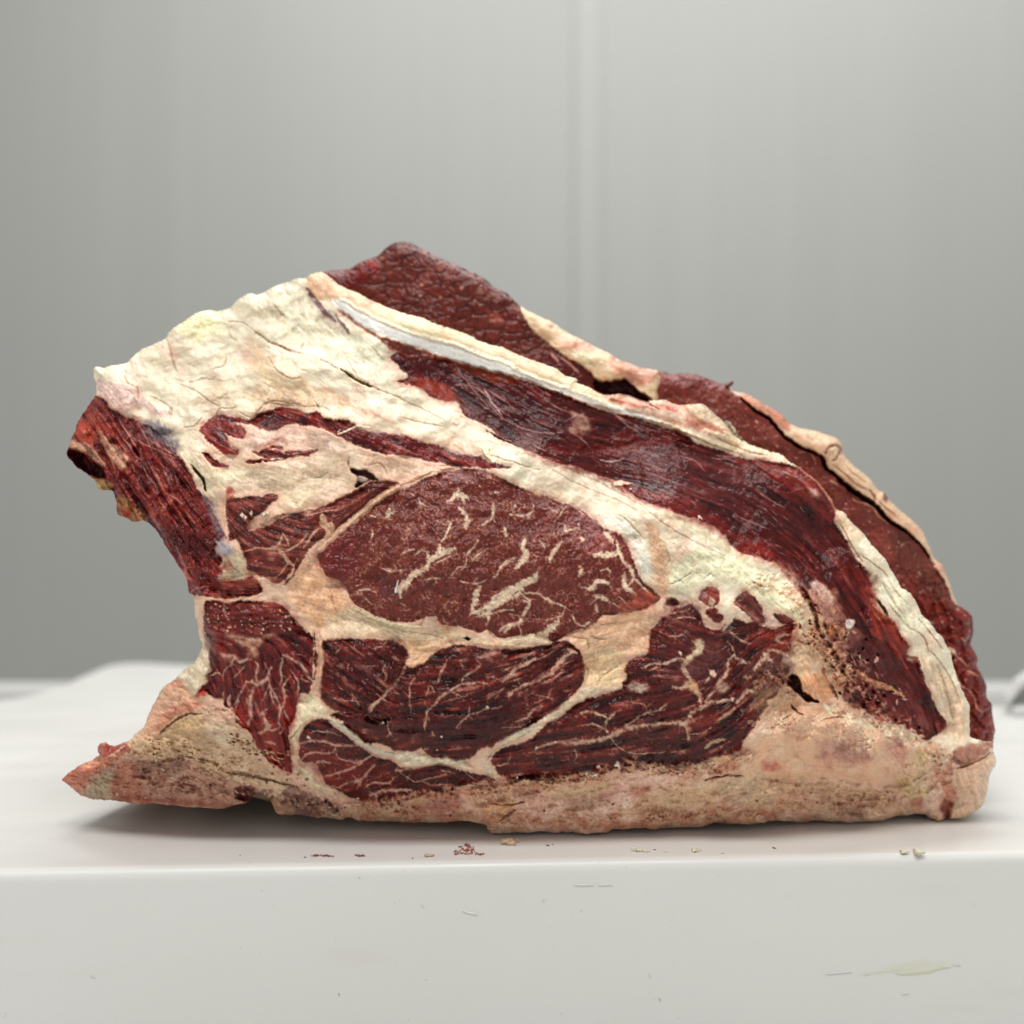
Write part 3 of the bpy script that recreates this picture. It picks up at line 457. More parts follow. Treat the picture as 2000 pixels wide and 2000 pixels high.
for a, w_ in (("b 960,270 1000,340 960,440 970,520", 3), ("b 850,520 930,530 980,560 1050,520 1110,480 1130,380 1160,340", 4.2), ("b 980,560 930,620 900,720 910,850 900,950 870,1080", 4.2), ("b 850,520 800,620 740,720 720,830 700,900", 2.6), ("b 1130,500 1140,590 1200,680 1250,800 1270,900 1250,1050 1300,1120 1270,1170", 3.4), ("b 1150,600 1160,700 1180,800", 2.2), ("b 1120,600 1080,700 1040,770", 1.6),
              ("b 1300,180 1290,280 1280,400 1290,480 1270,560", 2.8), ("b 1320,190 1400,230 1500,290 1560,350 1600,430 1670,510 1740,560", 3.6), ("b 1400,380 1440,440 1500,520 1500,640 1490,700", 2.6), ("b 1400,450 1330,530 1300,600 1330,700 1320,780 1280,880", 3), ("b 700,180 660,300 580,380 550,450", 3), ("b 830,320 760,400 680,480", 1.8), ("b 700,200 760,290 850,240 920,240", 3), ("b 520,180 600,200 680,190", 4),
              ("b 1060,920 1080,1010 1120,1080 1080,1130 1020,1170", 5), ("b 1000,960 1060,900 1120,870", 2.6), ("b 1120,1130 1180,1130 1240,1100", 2.4), ("b 1100,1280 1200,1310", 4), ("b 640,700 620,780 640,860", 4), ("b 560,650 560,760", 2.4), ("b 840,730 870,800 880,900", 2.2), ("b 400,450 480,410 520,450", 3), ("b 1320,880 1360,960 1390,1020", 2.6), ("b 1060,280 1100,360 1140,360", 1.8), ("b 1480,180 1590,200", 1.4), ("b 1530,490 1650,540", 1.8), ("b 1660,220 1640,300", 2), ("b 1550,350 1640,420", 1.6), ("b 600,1050 700,950", 1.2)):
    F.vein(a, w_, V, 1.6, .9, taper=.5)
F.patch("b 270,620 320,600 350,640 330,700 270,690 220,760 190,720", (206, 54, 44), 3, .95, h=4)
# muscles of the lower row
DM = dict(base=(86, 17, 13), lt=(126, 42, 33), dk=(46, 6, 6), vein=(196, 144, 124), va=.55, cell=.55)
F.fill('round_muscle', "J 510,200 560,192 650,187 740,183 830,186 950,190 1050,200 1090,222 1110,242 1135,280 1150,322 1125,380 1100,430 1050,500 990,580 940,630 880,680 850,740 760,740 700,740 620,730 600,735 560,705 530,680 490,640 486,560 492,500 500,420 510,350 512,280", m_fib, groove=2.5, **DM)
F.fill('under_blade_muscle', "J 1130,400 1180,402 1270,372 1330,302 1390,265 1450,242 1520,230 1600,232 1680,250 1740,262 1850,262 K 176,66 240,62 300,52 420,32 480,8 540,8 600,40 640,80 655,110 660,150 680,190 672,230 655,310 620,350 600,370 560,405 520,440 470,480 420,510 330,572 270,605 200,632 130,665 80,702 30,740 J 1780,1000 1700,1012 1650,1060 1620,1082 1560,1095 1500,1100 1420,1090 1350,1082 1300,1060 1280,1045 1240,1010 1200,1030 1150,1035 1050,1032 1010,1010 980,990 920,975 860,970 800,940 750,900 690,855 640,800 600,775 560,760 620,735 700,742 850,742 900,690 980,600 1060,500 1110,420", m_fib, groove=2.5, **DM)
F.patch("J 700,780 900,760 1300,780 1700,700 1932,640 1932,900 1600,960 1200,960 900,900", (52, 12, 13), 20, .6)
F.patch("J 1560,310 1932,270 K 176,66 0,160 J 1932,340 1700,350", (112, 64, 60), 10, .6)
F.patch("J 830,790 1000,790 980,820 850,820", (30, 6, 8), 4, .9, h=-9); F.patch("J 720,300 850,330 900,450 820,560 700,520 660,400", (68, 20, 26), 14, .5)
for a, w_ in (("J 1120,410 1070,490 1000,580 940,640 880,680 850,720", 5.0), ("J 880,690 850,740", 7), ("J 1440,340 1420,400 1390,450 1365,530", 3.4), ("J 1200,470 1160,550 1160,650 1170,740", 3), ("J 1932,400 1860,430", 2), ("J 1740,520 1650,520 1540,530 1460,580 1400,620 1350,670 1300,730 1280,800 1270,880", 4.4), ("J 1550,520 1580,460 1660,420 1700,370", 3.4), ("J 1470,580 1560,620 1600,600", 2),
              ("J 1300,540 1330,550 1350,610", 2), ("J 1280,620 1300,560 1290,540", 1.8), ("J 1610,700 1600,760 1550,810 1510,860", 3), ("J 1600,760 1700,730 1760,700", 2.6), ("J 980,370 960,420 990,470 960,520", 2.4), ("J 700,370 690,420", 2), ("J 880,260 960,235 990,200", 1.8), ("J 720,600 760,650 780,690", 2), ("J 560,630 700,650 800,660", 1.5), ("J 990,800 1000,870 1030,930", 2.6), ("J 980,930 1030,890", 2), ("J 860,780 960,830", 1.6), ("J 1580,400 1540,370", 1.6), ("J 1800,600 1870,560", 2), ("J 1550,630 1400,660", 1.8), ("J 1330,880 1350,920", 2.6), ("J 820,390 900,390", 1.6), ("J 600,300 640,250", 1.6), ("J 610,520 650,570", 1.6),
              ("K 340,130 260,170 200,200 150,250 110,290", 5.5), ("K 600,80 530,120 480,190 440,230 380,260", 8), ("K 560,60 620,90", 7), ("K 420,250 330,290 260,310 160,370", 5), ("K 140,385 180,360", 6), ("K 480,60 420,100 330,140", 2.2), ("K 600,140 540,160 500,200", 2.4), ("K 560,220 500,230 450,290", 2), ("K 600,230 560,260", 2), ("K 0,460 80,470 110,450", 2), ("K 380,450 320,480 280,530 200,560", 4.4), ("K 270,470 340,480 380,460", 1.6), ("K 530,350 600,340", 3), ("K 330,380 420,390 480,420", 1.6), ("K 100,600 240,590 300,560", 1.6), ("K 60,400 120,330", 2), ("K 450,330 420,400", 1.5), ("K 0,250 60,260 120,300", 1.6)):
    F.vein(a, w_*.72, (206, 160, 138), 1.3, .88, taper=.55, rag=.6)
F.patch("J 1660,320 1850,270 1860,290 1700,335", (186, 140, 128), 5, .8)
F.fill('lower_rib_muscle', "J 330,920 345,880 370,845 430,803 480,795 530,800 570,825 620,870 700,930 760,980 830,1030 880,1060 950,1085 1020,1110 1100,1150 1180,1160 1250,1150 1330,1140 1400,1142 1500,1165 1580,1185 1640,1200 1720,1215 1800,1232 1810,1260 1740,1265 1650,1282 1550,1290 1480,1330 1400,1372 1330,1385 1250,1392 1180,1400 1100,1405 1040,1430 980,1440 900,1430 820,1420 760,1395 700,1382 650,1345 600,1322 560,1300 530,1280 510,1230 475,1180 450,1130 400,1115 350,1118 328,1070 322,1040 330,1000 322,960", m_fib, groove=2.5, **DM)
F.patch("J 340,1000 700,1010 900,1080 800,1200 520,1240 340,1120", (112, 24, 22), 20, .45); F.patch("J 560,1180 780,1150 800,1370 620,1320", (120, 26, 20), 12, .5)
for a, w_ in (("J 330,975 420,955 520,960 600,990 740,990 800,980", 4.2), ("J 340,1090 400,1050 470,1040 560,1050 600,1010", 3), ("J 600,1000 620,1080 700,1110 800,1110 900,1050 960,1070", 3), ("J 450,1130 480,1110 560,1120", 4), ("J 510,1225 600,1200 700,1170 780,1130 880,1060", 3.4), ("J 480,880 560,890 640,920", 2.6), ("J 620,1310 700,1270 790,1250 850,1180 900,1130", 3.2), ("J 780,1290 800,1240", 2.4), ("J 820,1310 880,1270 1000,1270 1040,1230", 3), ("J 1060,1180 1150,1160 1300,1140", 5), ("J 1100,1200 1200,1260 1300,1240 1440,1210", 2), ("J 1250,1260 1340,1290 1450,1280", 2), ("J 560,1300 640,1310", 2), ("J 1540,1150 1600,1210 1660,1250", 1.8), ("J 860,1370 960,1330 1080,1330 1170,1320", 5), ("J 730,1220 770,1270 760,1320", 1.8), ("J 400,900 450,880 520,890", 2), ("J 1400,1180 1500,1200", 2)):
    F.vein(a, w_*.9, (200, 152, 134), 1.4, .88, taper=.5)
F.stroke("J 560,790 660,860 760,940 860,1010 960,1050 1040,1060", 6, (200, 190, 170), 4, .9, taper=.3, rag=.3)
F.patch("J 1040,1060 1100,1040 1200,1040 1320,1080 1440,1090 1560,1110 1640,1180 1500,1150 1380,1130 1250,1140 1120,1140", (222, 208, 180), 4, .95, h=3)
F.patch("K 0,830 60,740 200,640 420,520 560,420 680,330 900,330 780,370 640,420 520,500 380,620 260,680 100,740 40,800 30,850 70,900 180,940 60,950 0,920", (216, 202, 174), 3, .9, h=2)
# the large lower right muscle
F.fill('brisket_muscle', "K 35,835 50,785 80,760 120,740 200,715 280,692 330,660 350,640 390,600 430,570 490,540 530,512 560,480 600,452 650,425 700,402 750,395 800,372 850,360 910,345 940,310 935,290 965,270 955,220 960,180 985,140 1000,128 1060,110 1110,95 G 1226,1159 1240,1090 1290,1030 1340,990 1380,960 1420,922 1490,910 1545,880 1580,920 1610,960 1620,1000 1650,1050 1720,1085 1760,1085 1800,1040 g 700,860 820,760 860,700 960,720 1030,750 1080,740 1160,730 1180,760 1240,800 1320,830 1450,800 1570,740 1620,780 1600,860 1560,960 1580,1060 1500,1150 1450,1230 1560,1300 1540,1400 1500,1520 1430,1560 1380,1680 1250,1720 1290,1800 1200,1900 "
 "K 1860,560 1800,640 1760,700 1740,760 1640,800 1500,830 1440,860 1340,860 1240,870 1150,882 1080,885 1000,905 930,900 890,885 800,920 740,905 680,940 640,960 560,950 500,962 400,950 350,965 260,950 180,980 120,935 85,920 68,885", m_fib, groove=2.5, **DM)
F.patch("g 0,560 400,540 460,800 500,1200 450,1400 0,1500", (104, 50, 50), 20, .5); F.patch("g 500,950 760,920 750,1250 600,1500 300,1450 300,1250 450,1200", (98, 56, 60), 14, .5)
F.patch("g 1200,850 1560,820 1640,960 1540,1150 1200,1100 1000,1000", (136, 40, 28), 14, .6); F.patch("g 1500,1150 1900,900 1932,1400 1650,1400 1560,1300", None, 5)
F.patch("K 930,780 1300,790 1420,850 1000,900 900,850", (36, 6, 9), 12, .7); F.patch("g 1200,1200 1550,1150 1560,1450 1300,1700 1000,1500 1000,1350", (92, 60, 52), 18, .6)
F.patch("g 1100,1650 1500,1500 1600,1600 1700,1750 1500,1932 1200,1932", (164, 124, 92), 14, .7)
for a, w_ in (("K 340,745 450,710 560,705 680,700 790,680 860,655 940,620 1020,595 1120,580 1220,575 1330,560", 5), ("K 1300,580 1380,560 1400,510 1480,460 1540,430 1640,415 1700,405", 5.5), ("K 1330,570 1380,600 1385,680", 6), ("K 640,500 700,490 780,510 830,530 820,590 830,630", 3.4), ("K 820,560 880,500", 4), ("K 660,590 740,580 800,610 840,640", 3), ("K 940,610 1000,560 1060,520 1140,490 1220,480", 2.4), ("K 870,640 860,680 940,760 1060,780 1180,770", 1.8), ("K 600,740 620,800 590,840", 1.6),
              ("K 1070,190 1130,165 1210,165 1290,140", 3.6), ("K 1480,20 1470,60 1420,100 1370,150 1350,190 1380,240 1400,280", 6.5), ("K 1700,100 1660,150 1650,230 1600,290 1570,340 1500,420", 4.5), ("K 1700,110 1780,150", 2), ("K 1280,320 1340,330 1400,300 1440,340 1470,430", 6), ("K 1720,440 1780,350 1830,350", 5), ("K 1500,740 1560,700 1640,680", 5), ("K 1180,480 1240,440", 3), ("K 1400,640 1480,640 1540,600", 2), ("K 1230,760 1180,780", 2), ("K 40,870 120,850 160,850", 2), ("K 200,720 260,700", 2), ("K 560,390 640,400 700,370", 2), ("K 1200,180 1120,210", 2), ("K 1560,570 1640,520 1700,470", 3), ("K 1100,500 1080,440 1000,430", 1.5),
              ("g 0,1250 100,1220 180,1200 230,1200", 3.6), ("g 1280,1150 1180,1260 1120,1340", 6), ("g 1240,1130 1300,1200 1340,1230", 7), ("g 1560,900 1400,930 1450,1000 1560,1000", 4), ("g 800,850 950,980 1060,1000", 3), ("g 600,600 520,700 640,800", 2), ("g 0,660 100,620 220,600 320,580", 2), ("g 100,700 250,680 380,700", 2), ("g 40,920 150,920 220,890", 2.4), ("g 500,1500 560,1420", 3), ("g 1280,1100 1400,1110 1560,1180", 4), ("g 950,1250 1050,1260", 2.4), ("g 850,1180 950,1230 1060,1240", 2), ("g 780,980 860,1100 860,1160", 2)):
    F.vein(a, w_*.9, (210, 170, 144), 1.5, .88, taper=.5, rag=.65)
F.patch("g 350,990 440,960 480,1020 470,1130 380,1180 280,1230 230,1200 330,1150 380,1080", (208, 184, 152), 4, .95, h=2); F.patch("g 640,1580 720,1500 790,1580 720,1620 650,1640", (190, 152, 130), 5, .85)
F.patch("g 250,1530 340,1480 420,1560 440,1680 360,1620 280,1560", (206, 162, 124), 6, .85); F.patch("K 960,330 1010,290 1090,310 1110,340 1050,355", (206, 184, 166), 5, .9, h=3)
F.patch("g 550,1340 610,1340 650,1390 620,1430 560,1400", (222, 186, 164), 2, 1, h=8); F.patch("g 160,1100 200,1110 220,1150 190,1180", (226, 204, 186), 2, 1, h=7); F.patch("g 820,1680 860,1690 860,1750 820,1750", (222, 200, 186), 2, 1, h=6)
F.fill('marrow_spot', "g 520,300 580,292 630,320 670,380 680,440 660,500 600,545 540,540 470,500 420,450 430,390", m_fib, groove=4, base=(130, 52, 46), lt=(160, 84, 74), dk=(96, 28, 26))
F.patch("g 560,430 600,440 630,500 590,540 545,520", (228, 196, 168), 2, 1, h=1); F.patch("g 450,380 520,370 500,460 460,450", (180, 140, 138), 4, .6)
F.fill('marrow_spot', "g 500,580 560,560 640,580 660,640 720,650 725,700 690,745 620,740 570,700 520,640", m_fib, groove=3, base=(122, 36, 26), lt=(150, 64, 48))
F.fill('oval_muscle', "g 860,490 920,400 960,355 1000,345 1060,390 1110,440 1160,490 1200,560 1240,650 1260,740 1200,760 1140,740 1080,720 1020,650 960,600 900,550", m_fib, groove=3.5, base=(112, 48, 44), lt=(142, 80, 70))
F.fill('oval_muscle', "g 1350,610 1400,620 1480,650 1560,690 1600,730 1540,770 1460,760 1400,700 1355,650", m_fib, groove=4, base=(104, 38, 38), lt=(140, 70, 60))
F.patch("g 1220,620 1290,640 1380,720 1450,780 1400,810 1310,820 1260,760", (214, 176, 162), 4, .95, h=3); F.patch("g 1080,640 1150,680 1180,740 1100,730", (190, 130, 120), 5, .7)
F.patch("g 20,460 100,440 160,520 60,540 0,520", (92, 36, 30), 4, .8, h=-10)
# pink fat flap right of it, seams in the fat
for a, w_ in (("g 1100,240 1160,270 1220,290", 3), ("g 1400,0 1560,180 1750,400 1860,600 1920,800", 5), ("I 470,100 520,260 560,380 660,520 690,640", 4), ("i 700,1010 720,1120 800,1260 850,1350", 5), ("i 380,640 460,690 520,700", 2.4), ("i 780,1200 860,1340 880,1400", 3)):
    F.stroke(a, w_, (150, 86, 68), -4, .6, taper=.5)
F.patch("i 250,1150 300,1090 370,1120 400,1200 450,1300 560,1380 640,1420 500,1400 430,1360 350,1290 270,1220", (52, 14, 12), 3, .95, h=-34)
F.patch("i 380,1120 520,1100 700,1060 780,1260 800,1400 780,1450 620,1400 480,1330 410,1240", (216, 150, 108), 6, .8, h=6)
for a, w_ in (("C 640,1050 700,1085 780,1120 860,1170 920,1200", 4.2), ("C 480,970 560,1010 620,1045", 2.6), ("C 920,1200 1050,1250 1180,1310 1300,1370 1400,1420", 2.0), ("C 0,760 90,830 200,880 340,925", 1.8), ("C 120,540 160,600 210,650", 1.5), ("C 330,920 360,850", 1.6), ("C 680,960 740,1060 760,1090", 1.2), ("C 880,880 960,980 1020,990", 1.6), ("C 440,1290 480,1340", 1.5), ("C 60,1300 200,1320 380,1330 500,1330 600,1400", 1.6), ("C 640,1440 760,1490 860,1540", 2.6), ("C 700,1740 710,1800 780,1830 830,1830", 2.2), ("C 1100,1410 1200,1440 1400,1480", 1.2),
              ("A 650,620 665,690", 3), ("A 560,480 570,560 650,610", 1.6), ("A 870,240 900,330 950,490", 3), ("A 760,670 830,710 900,760 910,810", 2.2), ("A 980,590 1100,640 1200,710 1270,760", 1.8), ("A 1010,910 1090,890 1140,830", 2.4), ("A 1190,860 1240,830 1270,770", 2.2), ("A 1040,570 1140,540 1220,540 1240,520", 1.8), ("A 1220,465 1300,440 1330,380", 1.6), ("A 1340,180 1370,240 1400,250", 1.5), ("A 1290,80 1340,110 1450,120 1560,200 1700,290 1932,370", 2.0), ("A 1640,380 1700,480 1780,540", 1.4), ("A 890,810 900,770 915,765", 4), ("A 1270,765 1340,770 1410,750", 1.5), ("A 1420,790 1520,830 1600,740 1700,710 1900,740", 1.6), ("A 1700,280 1800,330 1900,350", 1.5), ("A 930,540 1000,560", 1.5),
              ("C 60,1000 160,1060 260,1120 340,1110", 1.2), ("E 550,1190 800,1300 1000,1400 1130,1470", 1.8), ("E 500,1230 700,1340 950,1440 1130,1530", 1.4), ("E 1150,1480 1320,1620 1500,1730 1800,1880", 1.5), ("E 0,1110 200,1170 400,1230", 1.4), ("E 1000,1560 1130,1680 1180,1740", 2), ("G 1350,470 1380,540 1360,600", 1.4), ("G 1370,740 1480,700 1550,640", 1.6), ("G 1640,700 1700,650", 1.2), ("G 600,1130 760,1150", 1.5), ("G 760,1160 775,1230", 2), ("G 860,1050 980,1020", 1.8), ("G 840,1510 880,1430 1000,1360", 1.5), ("G 740,1340 770,1400 740,1500", 1.6), ("G 1200,870 1205,930", 2.4), ("G 780,1130 900,1160", 1.3),
              ("D 370,1180 390,1280 420,1330", 2.2), ("D 560,1330 700,1400 900,1470 1100,1500 1220,1530", 2), ("D 1050,1430 1080,1380", 2.4), ("D 510,160 500,220 540,260", 1.8), ("D 800,300 740,210 650,230", 1.4), ("D 1000,350 1180,250", 1.6), ("D 860,1520 900,1550", 1.6), ("J 240,960 330,860 430,790", 1.6), ("J 290,1080 260,950 340,840", 1.2), ("K 0,830 60,750 200,690 330,600", 1.4), ("J 930,620 1120,420", 1)):
    F.stroke(a, w_*.8, (176, 132, 104), -2.2, .45, taper=.6, rag=.7)
F.patch("D 530,265 600,270 640,260 700,310 740,340 660,350 620,370 560,395 580,340", (84, 40, 34), 3, .9, h=-17); F.patch("D 570,300 640,320 660,340 600,360", (200, 186, 172), 2, .9, h=8)
F.patch("C 640,1052 720,1095 800,1140 880,1180 860,1190 760,1140 680,1090", (140, 124, 60), 1.5, .9, h=-10); F.patch("D 1370,1530 1400,1520 1430,1535 1400,1545", (40, 16, 12), 1.5, .9, h=-12)
F.patch("D 1510,95 1570,95 1560,140 1620,200 1600,215 1530,150", (240, 226, 196), 1.5, 1, h=5); F.patch("E 960,1320 1000,1305 1100,1325 1040,1345 990,1345 960,1350", (232, 190, 170), 1.5, 1, h=4)
F.stroke("C 640,1500 620,1540 760,1480 860,1490", 1.8, (240, 222, 196), 2); F.stroke("E 1600,1600 1605,1580 1630,1600", 3, (240, 222, 206), 4)
for a, w_ in (("C 380,440 420,490 470,560 520,620 600,690", 5), ("C 600,640 660,720 700,790", 4), ("C 400,470 440,520", 5)):
    F.stroke(a, w_, (104, 62, 66), -1, .8)
for a in ("C 430,510 450,540", "C 560,640 600,650"): F.stroke(a, 2, (206, 190, 180), 2, .9)
# tissue between blade and the right flap
F.patch("E 890,668 1010,655 1200,725 1360,705 1560,735 1640,740 1760,845 1870,970 1932,1020 1932,1060 1700,980 1500,910 1300,840 1100,770 960,715", (214, 156, 130), 6, .9)
F.patch("E 930,680 1000,700 1100,725 1150,760 1060,740 960,710", (196, 92, 56), 4, .8); F.patch("E 1090,760 1300,780 1500,810 1600,870 1400,850 1200,810", (206, 180, 156), 5, .8)
F.patch("E 1500,740 1640,740 1700,790 1780,870 1860,960 1932,1040 1800,980 1700,900 1580,820", (232, 206, 172), 4, .9, h=4); F.patch("E 1350,740 1420,760 1430,780 1360,770", (160, 40, 34), 3, .8)
F.patch("E 1500,830 1700,880 1830,950 1700,950 1550,890", (196, 114, 90), 4, .7)
F.stroke("E 1000,655 1100,675 1200,722 1300,770", 3, (170, 86, 74), -3, .8); F.stroke("E 900,660 1000,700 1150,735 1300,775", 2, (214, 150, 128), 2, .8)
for a in ("E 1200,850 1400,900 1650,1010 1932,1110 H 60,660 250,700 450,735 600,812", "H 60,560 250,650 420,712", "E 1650,930 1800,980 1932,1050"):
    F.stroke(a, 5, (236, 212, 176), 3, .8, taper=.3)
for a in ("E 1250,880 1500,950 1700,1040 1932,1110", "H 0,600 200,690 400,740", "H 910,1200 1010,1400 1100,1540", "H 1100,1500 1250,1600 1340,1740 1440,1860", "H 1250,1700 1330,1830 1400,1932", "I 1000,100 1120,240 1240,330 1280,430", "I 1290,420 1420,600 1500,800", "I 1180,180 1280,290 1380,420", "I 1330,520 1400,700 1440,900"):
    F.stroke(a, 1.6, (160, 112, 76), -3, .6)
F.patch("H 900,1160 1000,1230 1100,1330 1060,1380 1000,1360 930,1240", (232, 200, 166), 5, .7); F.patch("H 1150,1560 1350,1700 I 1200,150 1290,260 1150,330 1050,230 930,100", (240, 232, 202), 7, .7)
F.patch("I 1150,480 1300,480 1420,620 1540,800 1550,1000 1430,1010 1400,850 1300,650 1220,500", (228, 196, 164), 9, .8)
F.stroke("H 600,812 700,880 790,965 850,1060 895,1150", 3.2, (212, 140, 112), 2, .8, taper=.2)
# the rind of rib bone and ground fat under the whole
def rind(name, pts, **kw): F.fill(name, pts, m_gran, groove=.8, bulge=1.0, edge=3.0, base=(234, 190, 168), lt=(247, 220, 200), dk=(210, 150, 132), **kw)
rind('rib_rind', "J 265,1205 400,1310 560,1375 700,1410 800,1425 900,1440 1000,1450 1100,1420 1250,1400 1400,1385 1500,1330 1560,1295 1680,1285 1800,1265 K 10,960 180,985 350,968 500,965 640,965 690,945 740,910 800,925 890,890 950,905 1080,890 1240,875 1440,865 1500,835 1640,805 1740,765 1800,770 1850,800 1880,860 1932,900 I 200,960 330,860 480,800 640,800 760,860 900,920 1060,950 1180,1000 1270,1060 1420,1130 1500,1200 1450,1260 1480,1400 1420,1500 1380,1700 640,1700 0,1700 K 1000,1400 0,1400 J 1739,1650 500,1650 100,1500 -100,1300", rough=.8)
F.fill('fat_base', rough=1.5, pts="I 200,960 250,870 330,790 400,775 480,795 560,790 640,805 700,830 760,860 830,880 900,925 950,950 1000,935 1060,945 1140,975 1180,1010 1230,1060 1300,1080 1400,1130 1340,1200 1200,1300 1100,1360 900,1350 600,1300 300,1330 100,1290 0,1280 -200,1250 -200,1150 0,1130", fn=m_fat, groove=.5, bulge=2, edge=4, c1=(226, 180, 146), c2=(206, 140, 112), c3=(236, 206, 178))
F.patch("I 560,790 700,830 900,925 1060,945 1180,1010 1260,1070 1150,1080 1000,1000 850,960 700,900 600,860", (240, 226, 194), 6, .9, h=3)
F.patch("I 560,1050 850,1040 870,1180 600,1180 520,1130", (160, 104, 96), 14, .6); F.patch("I 1000,1020 1120,1040 1110,1180 1020,1160", (202, 136, 116), 8, .8); F.patch("I 140,1190 240,1200 250,1250 140,1240", (184, 90, 72), 7, .7)
F.patch("I 1180,1120 1320,1110 1330,1200 1290,1280 1180,1240", (212, 182, 133), 9, .85, h=4); F.patch("I 1080,1280 1260,1300 1300,1400 1200,1440 1080,1400", (214, 186, 139), 8, .8)
F.patch("I 1330,1150 1450,1200 1420,1300 1480,1400 1400,1520 1370,1400 1290,1330 1320,1250", (196, 127, 104), 8, .8); F.patch("I 1380,1450 1440,1460 1420,1560 1370,1540", (159, 89, 72), 5, .9, h=-8)
F.patch("I 1160,1450 1230,1460 1220,1520 1150,1500", (194, 120, 94), 5, .8); F.patch("I 880,1420 1000,1430 1000,1530 910,1530", (159, 101, 86), 6, .8)
F.patch("I 0,1290 500,1320 900,1370 1050,1420 900,1440 500,1420 0,1420", (206, 167, 127), 12, .7); F.patch("I 0,1420 400,1430 700,1460 600,1500 0,1520", (194, 147, 116), 8, .6)
F.patch("I 0,1530 260,1510 200,1590 0,1610", (173, 104, 83), 6, .75); F.patch("I 1000,1440 1170,1520 1050,1560 850,1600 760,1600 900,1530", (224, 187, 155), 6, .85)
F.patch("I 420,1500 560,1500 700,1560 640,1600 460,1580", (209, 167, 137), 6, .8, h=3); F.patch("I 560,1440 760,1480 880,1440 820,1560 700,1560", (96, 66, 50), 9, .6)
F.patch("I 1500,1250 1600,1200 1730,1160 1700,1270 1680,1400 1600,1520 1500,1580 1440,1560 1500,1450 1460,1320", (226, 184, 152), 7, .95, h=5)
F.patch("I 1440,1130 1600,1060 1720,1060 1700,1120 1560,1210 1440,1200", (164, 111, 93), 8, .9, h=-3); F.patch("I 1480,1100 1620,1090 1580,1180 1470,1180", (178, 122, 102), 6, .6)
F.stroke("I 1720,1130 1560,1220 1440,1240", 4, (212, 173, 144), 3); F.stroke("I 1440,1230 1560,1210 1700,1130", 1.6, (110, 70, 50), -4, .7)
F.patch("I 1300,1560 1400,1580 1480,1590 1380,1650 1320,1650", (212, 175, 134), 4, .9)
F.patch("K 380,1020 560,1000 700,960 800,940 860,1000 760,1060 600,1090 460,1080", (202, 166, 129), 8, .75, h=3); F.patch("K 560,1090 800,1060 860,1090 700,1150 560,1150", (150, 108, 84), 10, .5, h=-4)
F.patch("K 980,1000 1110,1010 1120,1050 1040,1080 980,1050", (186, 125, 101), 6, .85); F.patch("K 1100,1050 1350,980 1640,970 1640,1100 1400,1160 1140,1170 1060,1120", (206, 170, 122), 14, .5)
F.patch("K 1620,940 1932,930 1932,1140 1750,1130 1620,1060", (212, 182, 148), 9, .7); F.patch("K 600,1230 1000,1250 1400,1180 1800,1170 1756,1250 1250,1285 1000,1290 700,1300", (183, 119, 92), 7, .8); F.patch("K 1160,1250 1500,1200 1750,1160 1600,1240 1450,1280 1250,1285", (201, 166, 134), 4, .9, h=3)
F.patch("K 0,1120 130,1120 170,1160 60,1240 0,1220", (212, 161, 124), 6, .9, h=5); F.patch("K 70,1270 130,1240 170,1280 110,1310", (206, 167, 130), 5, .85, h=4); F.patch("K 0,1010 300,1000 350,1080 150,1090 0,1090", (175, 119, 96), 9, .7)
F.patch("K 170,960 350,966 500,965 560,960 420,1000 300,1000", (206, 178, 132), 4, .8)
for a in ("K 30,1120 150,1130 260,1110", "K 1500,960 1640,930 1760,930", "K 60,1260 160,1190 200,1160", "K 620,1350 760,1330 830,1330", "I 330,860 280,900", "I 700,890 640,880 560,900", "I 330,790 380,850 420,870"):
    F.stroke(a, 2, (90, 54, 38), -6, .7)
F.patch("J 830,1400 1100,1420 1250,1400 1500,1340 1560,1460 1400,1480 1100,1480 900,1460", (165, 101, 83), 8, .75); F.patch("J 1200,1500 1500,1500 1700,1520 1560,1550 1250,1550", (194, 132, 102), 7, .7)
F.patch("J 1560,1290 1900,1280 1932,1420 1700,1440 1580,1380", (194, 135, 109), 7, .8, h=3); F.patch("J 1700,1450 1932,1400 1932,1560 1760,1560", (211, 161, 123), 8, .8, h=3)
F.patch("J 1200,1370 1300,1380 1290,1430 1220,1430", (206, 161, 130), 4, .8, h=3); F.patch("J 700,1440 800,1430 850,1500 760,1510", (209, 173, 132), 5, .8, h=3); F.patch("J 800,1500 1200,1490 1200,1560 800,1550", (201, 155, 119), 6, .6)
F.patch("J 40,1270 280,1290 500,1400 640,1440 640,1530 450,1530 200,1500 60,1380", (98, 60, 50), 9, .7); F.patch("J 100,1390 200,1380 300,1510 180,1510 140,1470", (206, 158, 123), 6, .7)
for k in range(46):
    x = rs.uniform(120, 700); y = 1340+0.18*x+rs.gauss(0, 26)
    F.patch(f"J {x-9:.0f},{y:.0f} {x:.0f},{y-12:.0f} {x+11:.0f},{y:.0f} {x:.0f},{y+10:.0f}", rs.choice([(56, 20, 22), (56, 20, 22), (210, 186, 160)]), 1.5, .8, h=rs.choice([-5, 2]))
